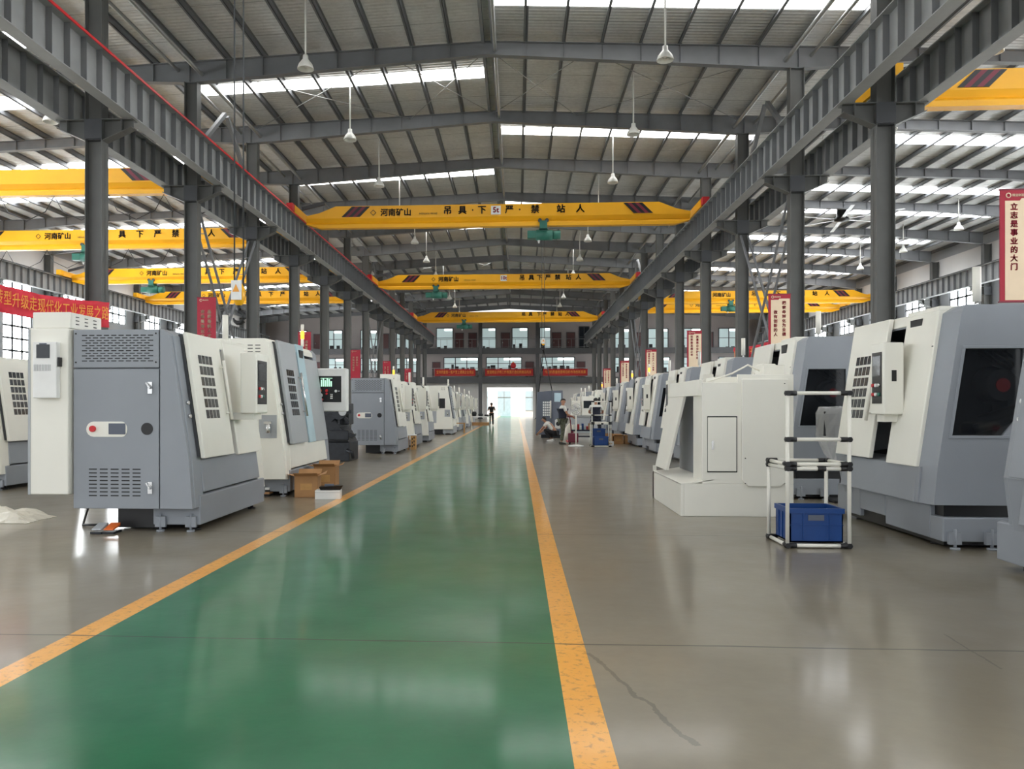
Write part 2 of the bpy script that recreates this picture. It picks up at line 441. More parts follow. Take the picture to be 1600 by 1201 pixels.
# crossed bracing between columns and inverted V bracing above the beams
for x, sd in ((XL, 'left'), (XR, 'right')):
    for n, wh in ((1, 'nearer'), (6, 'farther')):
        a, b = YN(n) + .2, YN(n + 1) - .2
        t = thing('column_brace', 'crossed steel bracing between columns of the %s row, the %s one' % (sd, wh), 'brace', (x, (a + b) / 2, 0))
        h = (b - a) / 2
        for q in (-.14, .14):
            for s in (-1, 1):
                m = MB(); m.bar((q + s * .03, -s * h, 1.2), (q + s * .03, s * h, 8.3), .07, .07); m.build('diagonal', 'steel', t)
        m = MB()
        for k in range(1, 9):
            z = 1.2 + 7.1 * k / 9; yy = -h + 2 * h * k / 9
            m.bar((-.14, yy, z), (.14, yy, z), .04, .02); m.bar((-.14, -yy, z), (.14, -yy, z), .04, .02)
        m.build('lacing', 'steel', t)
        for s in (-1, 1):
            m = MB(); m.bar((.0, s * (h - .1), 10.3), (.0, s * .12, 12.5), .14, .14)
            o = m.build('upper_strut', 'steel', t)

# walls
def wall_with_openings(name, x0, x1, wins, mat):
    """A wall in the y-z plane; wins = (y0, y1, z0, z1) openings, sorted in rows of one column each."""
    m = MB(); top = rsheet((x0 + x1) / 2) - .01
    cols = sorted(set((w[0], w[1]) for w in wins)); y = Y0
    for a, b in cols:
        m.box(x0, x1, y, a, 0, top); z = 0
        for w in sorted([w for w in wins if w[0] == a], key=lambda w: w[2]):
            m.box(x0, x1, a, b, z, w[2]); z = w[3]
        m.box(x0, x1, a, b, z, top); y = b
    m.box(x0, x1, y, 97.4, 0, top)
    return struct(m.build(name, mat))
WIN = 0
def window(x, y0, y1, z0, z1, s, rows):
    global WIN; WIN += 1
    m = MB(); m.box(x - .02, x + .02, y0, y1, z0, z1)
    o = struct(m.build('window_%d' % WIN, 'window'))
    m = MB(); xi = x + s * .05
    for k in range(4):
        y = y0 + (y1 - y0) * k / 3; m.box(xi - .03, xi + .03, y - .075, y + .075, z0, z1)
    for k in range(rows + 1):
        z = z0 + (z1 - z0) * k / rows; m.box(xi - .03, xi + .03, y0, y1, z - .06, z + .06)
    m.build('window_frame', 'darksteel', o)
for s, xw, nm in ((1, WL - .45, 'wall_left'), (-1, WR + .45, 'wall_right')):
    wins = []
    for n in range(-4, 12):
        a = YN(n) + 1.9; b = a + 2.9
        wins += [(a, b, 3.4, 7.3), (a, b, 8.0, 9.5)]
    wall_with_openings(nm, xw - .1, xw + .1, wins, 'wallg')
    for w in wins:
        if w[0] > 20: window(xw - s * .02, *w, s, 5 if w[2] < 5 else 2)
        else: window(xw - s * .02, *w, s, 1)
# white lining panels above the wall beams
for x, s, nm in ((WL - .3, 1, 'wall_left_lining'), (WR + .3, -1, 'wall_right_lining')):
    m = MB(); m.box(x - .02, x + .02, Y0, Y1 - 2, 10.25, 11.7); struct(m.build(nm, 'wallw'))

# ================================================================== OFFICE BLOCK AT THE FAR END
OY = 93.0; WY = 95.0
ox = lambda px: (px - 808) / 12.9
oz = lambda py: 1.4 + (636 - py) / 12.7
DX0, DX1, DZ = ox(760), ox(833), 3.85
m = MB(); top = 13.2
m.box(EAVL, DX0, WY, WY + .2, 0, top); m.box(DX1, EAVR, WY, WY + .2, 0, top); m.box(DX0, DX1, WY, WY + .2, DZ, top)
struct(m.build('wall_far', 'wallw'))
m = MB(); m.box(EAVL, EAVR, WY - .004, WY, 5.0, 8.05); m.box(EAVL, EAVR, WY - .004, WY, 8.3, top); struct(m.build('wall_far_lining', 'officewall'))
m = MB(); m.box(EAVL, EAVR, OY, WY, 4.75, 5.0); m.box(EAVL, EAVR, OY - .15, OY + .05, 4.3, 5.05); struct(m.build('trim_21', 'slab'))
m = MB(); m.box(EAVL, EAVR, OY, WY, 8.05, 8.3); m.box(EAVL, EAVR, OY - .15, OY + .05, 7.85, 8.55); struct(m.build('trim_22', 'slab'))
m = MB()
m.box(DX0 - .25, DX0, WY - .12, WY + .3, 0, DZ + .1); m.box(DX1, DX1 + .25, WY - .12, WY + .3, 0, DZ + .1); m.box(DX0 - .25, DX1 + .25, WY - .12, WY + .3, DZ, DZ + .35)
struct(m.build('trim_23', 'wallw'))
# office windows (glass lit from inside) and brown doors
def owin(x0, x1, z0, z1, mull, dark=False):
    global WIN; WIN += 1
    m = MB(); m.box(x0, x1, WY - .03, WY - .005, z0, z1)
    o = struct(m.build('window_%d' % WIN, 'officew' if not dark else 'screenoff'))
    m = MB()
    for k in range(mull + 1):
        x = x0 + (x1 - x0) * k / mull; m.box(x - .05, x + .05, WY - .08, WY - .03, z0, z1)
    m.box(x0, x1, WY - .08, WY - .03, z0 - .05, z0 + .05); m.box(x0, x1, WY - .08, WY - .03, z1 - .05, z1 + .05)
    m.box(x0, x1, WY - .08, WY - .03, z0 + .55 * (z1 - z0) - .03, z0 + .55 * (z1 - z0) + .03)
    m.build('window_frame', 'darksteel', o)
    if not dark:
        m = MB(); m.box(x0 + .5 * (x1 - x0), x1 - .12, WY - .06, WY - .03, z1 - .32, z1 - .1)
        lab(m.build('ceiling_light', 'lamp', o), 'bright ceiling light seen in the office window')
        rnd = random.Random(WIN); m = MB(); x = x0 + .1
        while x < x1 - .5:
            w = rnd.uniform(.25, .6); h = rnd.uniform(.2, .8); m.box(x, x + w, WY - .07, WY - .03, z0, z0 + h); x += w + rnd.uniform(.05, .5)
        lab(m.build('office_furniture', 'dark', o), 'dark desks and shelves behind the glass')
DOOR = 0
def odoor(x0, x1, z0, z1):
    global DOOR; DOOR += 1
    m = MB(); m.box(x0, x1, WY - .06, WY, z0, z1)
    o = struct(m.build('door_%d' % DOOR, 'doorb'))
    m = MB(); m.box(x0 + .12, x0 + .2, WY - .12, WY - .06, z0 + 1.0, z0 + 1.15); m.build('door_handle', 'chrome', o)
    m = MB()
    for a, b in ((x0 - .08, x0), (x1, x1 + .08)): m.box(a, b, WY - .08, WY, z0, z1 + .08)
    m.box(x0, x1, WY - .08, WY, z1, z1 + .08); m.build('door_frame', 'slab', o)
for a, b in ((679, 705.5), (752, 774), (800, 825), (844, 861)): owin(ox(a), ox(b), 8.5, 11.2, 1)
owin(ox(906), ox(922), 8.5, 11.3, 2, True)
for a, b in ((710, 722), (731, 743), (783, 796), (864, 877), (887, 899)): odoor(ox(a), ox(b), 8.3, 10.55)
owin(ox(691), ox(746), 5.9, 7.55, 3); owin(ox(759), ox(815), 5.9, 7.55, 3); owin(ox(846), ox(899), 5.9, 7.55, 3)
for a, b in ((673, 684.5), (822, 834), (903, 915)): odoor(ox(a), ox(b), 5.0, 6.95)
for x in (-28.5, -24, -19.5, -15): owin(x, x + 2.2, 8.5, 11.0, 2); owin(x, x + 2.6, 5.7, 7.5, 2)
for x in (11.5, 16, 20, 24.5): owin(x, x + 2.4, 8.4, 11.0, 2); owin(x, x + 2.6, 5.7, 7.5, 2)
for x in (-25.4, -16.9, 14.6, 22.9): odoor(x, x + .9, 8.3, 10.5); odoor(x + .1, x + 1.0, 5.0, 7.0)
# front columns and railings of the balconies
for x, nm in ((-4.45, 'left'), (2.45, 'right')):
    t = thing('office_column', 'dark square column of the far office front, %s of the bright doorway' % nm, 'column', (x, OY - .1, 0))
    m = MB(); m.box(-.22, .22, -.2, .2, 0, 12.3); m.build('shaft', 'slab', t)
    m = MB(); m.box(-.3, .3, -.26, .26, 0, .12); m.build('base_plate', 'darksteel', t)
for z, wh in ((5.05, 'lower'), (8.55, 'upper')):
    for x0, x1, nm in ((-10.8, -4.7, 'left section'), (-4.2, 2.2, 'middle section'), (2.7, 8.8, 'right section')):
        t = thing('balcony_railing', 'thin grey railing of the %s far office balcony, %s' % (wh, nm), 'railing', ((x0 + x1) / 2, OY - .05, z))
        w = (x1 - x0) / 2; m = MB(); m.tube([(-w, 0, 1.08), (w, 0, 1.08)], .03, 6); m.tube([(-w, 0, .12), (w, 0, .12)], .02, 6)
        m.build('rail', 'galv', t); k = -w
        while k <= w + .01: m = MB(); m.tube([(k, 0, 0), (k, 0, 1.08)], .018, 5); m.build('baluster', 'galv', t); k += w / 4
for x0, x1, nm, tx in ((ox(679), ox(743), 'left', '坚持质量第一客户至上提高企业效益'), (ox(758), ox(833), 'middle', '营造精益求精工作氛围打造优质精品机床'), (ox(848), ox(917), 'right', '今日的质量就是明日的市场创新发展')):
    t = thing('slogan_banner', 'red slogan banner with yellow characters on the far balcony railing, %s of three' % nm, 'banner', ((x0 + x1) / 2, OY - .096, 5.2))
    w = (x1 - x0) / 2; m = MB(); m.box(-w, w, -.012, .012, 0, .82); m.build('cloth', 'clothdark', t)
    text('lettering', tx, .42, 'ytext', t, (0, -.02, .42), sx=min(1.0, 2 * w * .92 / (.42 * len(tx))))
t = thing('red_lantern', 'round red lantern above the middle balcony banner', 'lantern', (ox(802), OY - .35, 6.05))
m = MB(); m.lathe([(.02, .72), (.16, .7), (.3, .55), (.34, .36), (.3, .17), (.16, .02), (.02, 0)], n=14); m.build('shade', 'red', t)
m = MB(); m.lathe([(.03, .82), (.1, .8), (.12, .72), (.02, .7)], n=10); m.build('cap', 'ytext', t)
for i, px in enumerate((774, 792, 795, 817)):
    t = thing('ceiling_spotlight', 'small ceiling light under the far office slab, %s from the left' % ORD[i], 'lamp', (ox(px), OY + 1.0 - (.9 if i == 1 else 0), 4.55))
    m = MB(); m.lathe([(.01, .2), (.12, .2), (.13, .02)], n=10); m.build('housing', 'lampshade', t)
    m = MB(); m.lathe([(.12, .02), (.01, .0)], n=10); m.build('bulb', 'lamp', t)
# what stands outside the far doorway
t = thing('building', 'pale building in bright daylight beyond the open far doorway', 'building', (0, 119, 0))
m = MB(); m.box(-18, 16, 0, 4, 0, 14); m.build('facade', 'wallw', t)
for x in (-6.5, -3.0, 1.3, 4.8):
    m = MB(); m.box(x, x + 2.0, -.08, 0, .9 if x != -3.0 else 0, 3.9); o = m.build('window', 'glassout', t)
    m = MB(); m.box(x + .96, x + 1.04, -.12, -.08, .9, 3.9); m.box(x, x + 2, -.12, -.08, 2.9, 3.0); m.build('frame', 'galv', o)

# ================================================================== BRIDGE CRANES
def crane(x0, x1, y, label, decals=(), z=9.68, side=False):
    """Single girder bridge crane; decals: (kind, x, arg)."""
    xc = (x0 + x1) / 2
    t = thing('bridge_crane', label, 'crane', (xc, y, z)); L = (x1 - x0) / 2
    st = [(-L + .35, .56, .18), (-L + 1.0, .70, .0), (-L + 1.75, 1.0, .0), (L - 1.75, 1.0, .0), (L - 1.0, .70, 0), (L - .35, .56, .18)]
    def ring(x, zt, zb):
        P = [(-.21, zt), (-.20, .44), (-.09, .26), (-.17, .17), (-.17, zb), (.17, zb), (.17, .17), (.09, .26), (.20, .44), (.21, zt)]
        return [(x, p[0], max(zb, p[1])) for p in P]
    m = MB(); R = [[m.v(p) for p in ring(*q)] for q in st]
    for A, B in zip(R, R[1:]):
        for k in range(10): m.f([A[k], A[(k + 1) % 10], B[(k + 1) % 10], B[k]])
    m.f(R[0][::-1]); m.f(R[-1]); m.build('girder', 'yellow', t)
    for s in (-1, 1):
        W_ = .8 if side else 1.3
        m = MB(); m.box(s * L - .16, s * L + .16, -W_, W_, .46, .80)
        for q in (-W_ + .3, W_ - .3): m.tube([(s * L - .1, q, .60), (s * L + .1, q, .60)], .15, 12)
        e = m.build('end_carriage', 'yellow', t)
        for q in (-1, 1):
            m = MB(); m.box(s * L - .14, s * L + .14, q * W_, q * (W_ + .32), .50, .82); m.build('buffer', 'yellow' if side else 'red', e)
        m = MB()
        m.prism([(s * (L - .2), .80), (s * (L - 1.25), 1.05), (s * (L - 1.25), 1.2), (s * (L - .2), .95)], -.36, -.24, axis=1)
        if s < 0: m.build('control_box', 'darksteel', t)
        else: m.bm.free()
        # slanted maroon and black stripes
        m = MB()
        a = s * (L - 3.1)
        for k in range(5):
            x = a + s * (k * .17) - s * .25; sl = s * .48
            m.hexa([(x + sl, -.222, .5), (x + sl + s * .17, -.222, .5), (x + sl + s * .17, -.20, .5), (x + sl, -.20, .5),
                    (x, -.222, .97), (x + s * .17, -.222, .97), (x + s * .17, -.20, .97), (x, -.20, .97)], k % 2)
        lab(m.build('stripe_decal', ['black', 'maroon'], t), 'slanted maroon and black stripes')
    for k, x, arg in decals:
        x -= xc
        if k == 'c': text('lettering', arg, .40, 'black', t, (x, -.222, .72), bold=.012)
        elif k == 'brand':
            text('lettering', '◇', .30, 'black', t, (x - 1.0, -.222, .66)); text('lettering', '河南矿山', .36, 'black', t, (x + .05, -.222, .66), bold=.01)
            text('lettering', 'HENAN MINE', .12, 'black', t, (x + 1.55, -.222, .60), spacing=1.2)
        elif k == 'ton':
            m = MB(); m.box(x - .22, x + .22, -.235, -.212, .52, .92); o = m.build('rating_plate', 'paper', t)
            text('lettering', arg, .34, 'red', o, (x, -.24, .72), bold=.01)
    return t
def px2x(px, Y): return atY(px, 400, Y).x
chars = '吊具下严禁站人'
def stdtext(Y, pxs, ton=None, brand=None, tons='10t'):
    r = [('c', px2x(p, Y), c) for p, c in zip(pxs, chars)]
    if ton: r.append(('ton', px2x(ton, Y), tons))
    if brand: r.append(('brand', px2x(brand, Y), ''))
    return r
Lm, Rm = XL + .95, XR - .95
YA = 35.3
dA = stdtext(YA, (700, 723, 753.5, 796, 836, 876, 906), 775, 618, '5t') + [('c', px2x(739, YA), '·'), ('c', px2x(812, YA), '·')]
crane(Lm, Rm, YA, 'yellow bridge crane spanning the aisle, nearest in view, with a 5t plate', dA)
YB = 53.8
crane(Lm, Rm, YB, 'yellow bridge crane spanning the aisle, second behind the nearest', stdtext(YB, (815.6, 830, 843, 856, 871, 888, 903.5), 787, 700))
YC = 75.0
crane(Lm, Rm, YC, 'yellow bridge crane spanning the aisle, farthest, just before the office front', stdtext(YC, (818, 829, 842, 851, 863, 875, 886), None, 716))
def sidetext(x0, x1): return [('brand', x0 + 6.2, '')] + [('c', x1 - 9.5 + .95 * i, c) for i, c in enumerate(chars)]
LS0, LS1, RS0, RS1 = WL + .95, XL - .95, XR + .95, WR - .95
for y, wh in ((29.2, 'nearest of four'), (39.2, 'second of four'), (50.3, 'third of four'), (60.5, 'farthest of four')):
    crane(LS0, LS1, y, 'yellow bridge crane in the left bay, %s' % wh, sidetext(LS0, LS1) if y > 30 else [], side=True)
for y, wh in ((22.0, 'nearest, at the upper right edge'), (62.5, 'far, behind the right columns'), (68.5, 'farthest, just behind another crane')):
    crane(RS0, RS1, y, 'yellow bridge crane in the right bay, %s' % wh, sidetext(RS0, RS1), side=True)
YH = 9.9
crane(Lm, Rm, YH, 'yellow bridge crane overhead near the camera carrying the big hook')
# looped cable festoons under the left-bay cranes
for y, wh in ((29.2, 'nearest'), (39.2, 'second')):
    m = MB(); x = LS0 + 1.2; pts = []
    while x < LS1 - 1.5:
        pts += [(x, y - .1, 9.66), (x + .35, y - .1, 9.05), (x + 1.1, y - .1, 8.7), (x + 1.85, y - .1, 9.05)]; x += 2.2
    m.tube(pts, .018, 5)
    tag(m.build('cable_festoon', 'black'), 'looped black cable hanging under the %s crane of the left bay' % wh, 'cable')

def hoist(x, y, label, drop=None, hookz=None, hooklabel=None, sling=False):
    t = thing('electric_hoist', label, 'hoist', (x, y, 9.03))
    m = MB(); m.tube([(-.32, 0, .25), (.42, 0, .25)], .24, 14); m.build('drum', 'green', t)
    m = MB(); m.tube([(.42, 0, .25), (.5, 0, .25), (.78, 0, .25)], [.19, .21, .2], 14); m.build('motor', 'green', t)
    m = MB(); m.box(-.72, -.32, -.2, .2, .08, .42); m.build('gearbox', 'green', t)
    m = MB()
    for q in (-.24, .24): m.box(-.17, .17, q - .02, q + .02, .4, .86)
    m.box(-.2, .2, -.26, .26, .44, .5); m.build('trolley_frame', 'green', t)
    for a in (-.16, .16):
        for q in (-.2, .2):
            m = MB(); m.tube([(a, q - .05, .88), (a, q + .05, .88)], .085, 10); m.build('wheel', 'darksteel', t)
    m = MB(); m.tube([(-.2, 0, .02), (-.2, 0, -.12)], [.06, .03], 8); m.build('limit_lamp', 'paper', t)
    if hookz is not None:
        k = thing('hook_block', hooklabel, 'hook', (x, y, hookz))
        top = 9.03 - hookz + .1; m = MB()
        for q in (-.06, .06): m.tube([(q, 0, .45), (q, 0, top)], .011, 5)
        m.build('wire_rope', 'darksteel', k)
        m = MB(); m.lathe([(.02, .53), (.05, .52), (.08, .46), (.085, .34), (.05, .25), (.02, .23)], n=14); m.build('sheave_cover', 'yellow', k)
        m = MB(); m.box(-.065, .065, -.105, -.075, .30, .55); lab(m.build('warning_plate', 'paper', k), 'white plate with yellow triangle')
        m = MB(); m.prism([(-.045, .4), (.045, .4), (0, .5)], -.112, -.106, axis=1); m.build('warning_triangle', 'ytext', k)
        m = MB(); pts = [(0, 0, .26), (0, 0, .16)]
        for i in range(9):
            a = PI / 2 - i * PI * 1.45 / 8; pts.append((.075 * math.cos(a), 0, .08 + .075 * math.sin(a) - .0))
        m.tube(pts, [.03] * 4 + [.032] * 5 + [.02, .012], 8); m.build('hook', 'black', k)
    return t
p = atd(849, 362, 35); hoist(p.x, YA, 'green electric hoist under the nearest aisle crane', hookz=4.0, hooklabel='small yellow hook block on a long rope above the lifted slate panel')
p = atd(681, 462, 53.8); hoist(p.x, YB, 'green electric hoist under the second aisle crane')
p = atd(725, 506, 75); hoist(p.x, YC, 'green electric hoist under the farthest aisle crane')
p = atd(376, 480, 10.15); hoist(p.x, YH, 'green electric hoist overhead near the camera', hookz=2.5, hooklabel='large yellow and white hook block hanging above the left machines')
p = atd(130, 392, 40); hoist(p.x, 39.2, 'green electric hoist under the second crane of the left bay')
p = atd(232, 447, 51); hoist(p.x, 50.3, 'green electric hoist under the third crane of the left bay')
p = atd(1133, 470, 63); hoist(p.x, 62.5, 'green electric hoist under the far crane of the right bay')

# ================================================================== HANGING LAMPS AND FAN
def lamp(x, y, zb, label):
    t = thing('pendant_lamp', label, 'lamp', (x, y, zb))
    m = MB(); m.tube([(0, 0, .42), (0, 0, rsheet(x) + .03 - zb)], .028, 6); m.build('rod', 'lampshade', t)
    m = MB(); m.lathe([(.03, .47), (.075, .46), (.085, .34), (.13, .28), (.20, .19), (.235, .09), (.24, .05), (.225, .05), (.19, .17), (.1, .27), (.02, .28)], n=20); m.build('shade', 'lampshade', t)
    m = MB(); m.lathe([(.03, .3), (.06, .2), (.05, .12), (.01, .09)], n=10); m.build('bulb', 'paper', t)
for i in range(0, 11):
    y = 22.2 + 6 * i
    lamp(-6.19, y, 11.25, 'white pendant lamp left of the ridge over the aisle bay, %s from the camera' % ORD[i])
    lamp(4.22, y, 11.25, 'white pendant lamp right of the ridge over the aisle bay, %s from the camera' % ORD[i])
for i in range(0, 8):
    y = 22.2 + 6 * i
    if i in (0, 1, 3): lamp(-15.8, y + 3, 11.0, 'pendant lamp in the left bay, %s from the camera' % ORD[i if i < 2 else 2])
for i in range(0, 6):
    y = 22.2 + 6 * i
    lamp(13.3, y, 11.25, 'pendant lamp in the right bay near the column row, %s from the camera' % ORD[i])
    if i > 1: lamp(24.0, y + 3, 11.0, 'pendant lamp in the right bay near the window wall, %s from the camera' % ORD[i - 2])
p = atd(1315, 342, 44)
t = thing('ceiling_fan', 'large dark ceiling fan with long thin blades in the right bay', 'fan', (p.x, p.y, p.z - .2))
m = MB(); m.tube([(0, 0, .3), (0, 0, rtop(p.x) + .2 - p.z)], .06, 8); m.build('downrod', 'black', t)
m = MB(); m.lathe([(.02, .9), (.25, .88), (.28, .3), (.4, .25), (.4, .1), (.02, .05)], n=16); m.build('motor', 'black', t)
for k in range(6):
    a = k * PI / 3 + .3; m = MB(); m.bar((.35 * math.cos(a), .35 * math.sin(a), .18), (3.3 * math.cos(a), 3.3 * math.sin(a), .18), .2, .03); m.build('blade', 'galv', t)

# ================================================================== BANNERS ON THE COLUMNS
def vbanner(x, y, z0, z1, w, red, cols, label, sig=''):
    t = thing('column_banner', label, 'banner', (x, y, z0)); h = z1 - z0; hw = w / 2
    m = MB(); m.box(-hw, hw, -.015, .015, 0, h); m.build('board', 'crimson', t)
    if not red:
        m = MB(); a, b = -hw + .075, hw - .025
        m.prism([(a, .03), (b, .03), (b, h - .15), (a + .27, h - .15), (a + .24, h - .19), (a, h - .19)], -.02, -.014, axis=1)
        lab(m.build('panel', 'cream', t), 'cream panel inside the crimson border')
    m = MB(); m.lathe([(.03, 0), (.045, 0), (.045, .008), (.03, .008)], n=16); o = m.build('emblem', 'cream', t); o.location = (-hw + .13, -.016, h - .1); o.rotation_euler = (PI / 2, 0, 0)
    text('lettering', '精益制造', .05, 'cream', t, (-hw + .29, -.02, h - .1))
    mat = 'cream' if red else 'crimson'
    for k, (xx, zz, s, cs) in enumerate(cols):
        for i, c in enumerate(cs):
            text('lettering', c, s, mat, t, (xx, -.022, zz - s * 1.16 * i), bold=.004)
    for i, c in enumerate(sig): text('lettering', c, .07, 'black', t, (.12, -.022, .36 - .1 * i))
    for s in (-1, 1):
        m = MB(); m.box(-hw - .02, hw + .02, -.02, .02, (h if s > 0 else 0) - .012, (h if s > 0 else 0) + .012); m.build('batten', 'maroon', t)
vb = [('工作是登堂入室的旅程', '立志是事业的大门', '巴斯德'), ('把使命转化为业绩', '做有创新的人', ''), ('质量是企业的生命', '效率是发展之本', ''), ('安全生产人人有责', '遵章守纪从我做起', ''), ('精益求精追求卓越', '客户满意是标准', ''), ('今日的质量是明天', '市场是海质量是船', '')]
for k, n in enumerate((-1, 1, 3, 5, 7, 9)):
    a, b, s = vb[k]
    vbanner(XR - .225 - .36, YN(n) - .19, 3.18, 5.08, .7, False, [(.14, 1.6, .125, a), (-.13, 1.6 if k != 1 else 1.3, .125, b)],
            'cream slogan banner with crimson border beside the right column row, %s from the camera' % ORD[k], ('—' + s) if s else '')
for k, n in enumerate((1, 3, 5, 7, 9)):
    a, b = (('品质是帆人才是舵', '市场是海企业是船'), ('质量第一用户至上', '追求卓越'), ('团结协作', '开拓创新进取'), ('安全为了生产', '生产必须安全'), ('诚信为本', '精心制造'))[k]
    vbanner(XL + .225 + .34, YN(n) - .19, 3.2, 5.12, .64, True, [(.1, 1.42, .14, a), (-.13, 1.42, .14, b)],
            'crimson slogan banner with white characters beside the left column row, %s from the camera' % ORD[k])
# long hanging cloth banners
def cloth_banner(p0, p1, h, sag, tx, label, sz):
    p0, p1 = Vector(p0), Vector(p1); t = thing('cloth_banner', label, 'banner', tuple((p0 + p1) / 2))
    c = (p0 + p1) / 2; d = p1 - p0; nn = Vector((d.y, -d.x, 0)).normalized(); m = MB(); N = 24; rows = []
    for i in range(N + 1):
        f = i / N; q = p0 + d * f - c; z = -sag * 4 * f * (1 - f); wv = .05 * math.sin(f * 23) + .03 * math.sin(f * 51)
        rows.append([m.v(tuple(q + Vector((0, 0, z + h / 2 - h * k / 6)) + nn * (wv + .04 * math.sin(k * 1.7 + f * 9)))) for k in range(7)])
    for A, B in zip(rows, rows[1:]):
        for k in range(6):
            f = m.f([A[k], A[k + 1], B[k + 1], B[k]]); f.smooth = True
    o = m.build('cloth', 'cloth', t); so = o.modifiers.new('solid', 'SOLIDIFY'); so.thickness = .006
    ang = math.atan2(d.y, d.x); n = len(tx)
    for i, ch in enumerate(tx):
        f = (i + .7) / (n + .4); q = p0 + d * f - c; z = -sag * 4 * f * (1 - f)
        text('lettering', ch, sz, 'ytext', t, tuple(q + Vector((0, 0, z)) + nn * .13), rot=(PI / 2, 0, ang), sx=min(1.0, d.length / n / sz * .95))
a = atd(-40, 451, 17.5); b = atd(171, 492, 19.2)
cloth_banner((a.x, a.y, a.z - .05), (b.x, b.y, b.z), .62, .1, '加快转型升级走现代化工业发展之路', 'long red cloth banner with yellow characters hanging behind the front left machine', .36)
a = atd(1147, 556, 34); b = atd(1204, 548, 31)
cloth_banner((a.x, a.y, a.z), (b.x, b.y, b.z), .75, .05, '质量为本', 'red cloth banner with yellow characters behind the right machines, left of a cream banner', .5)

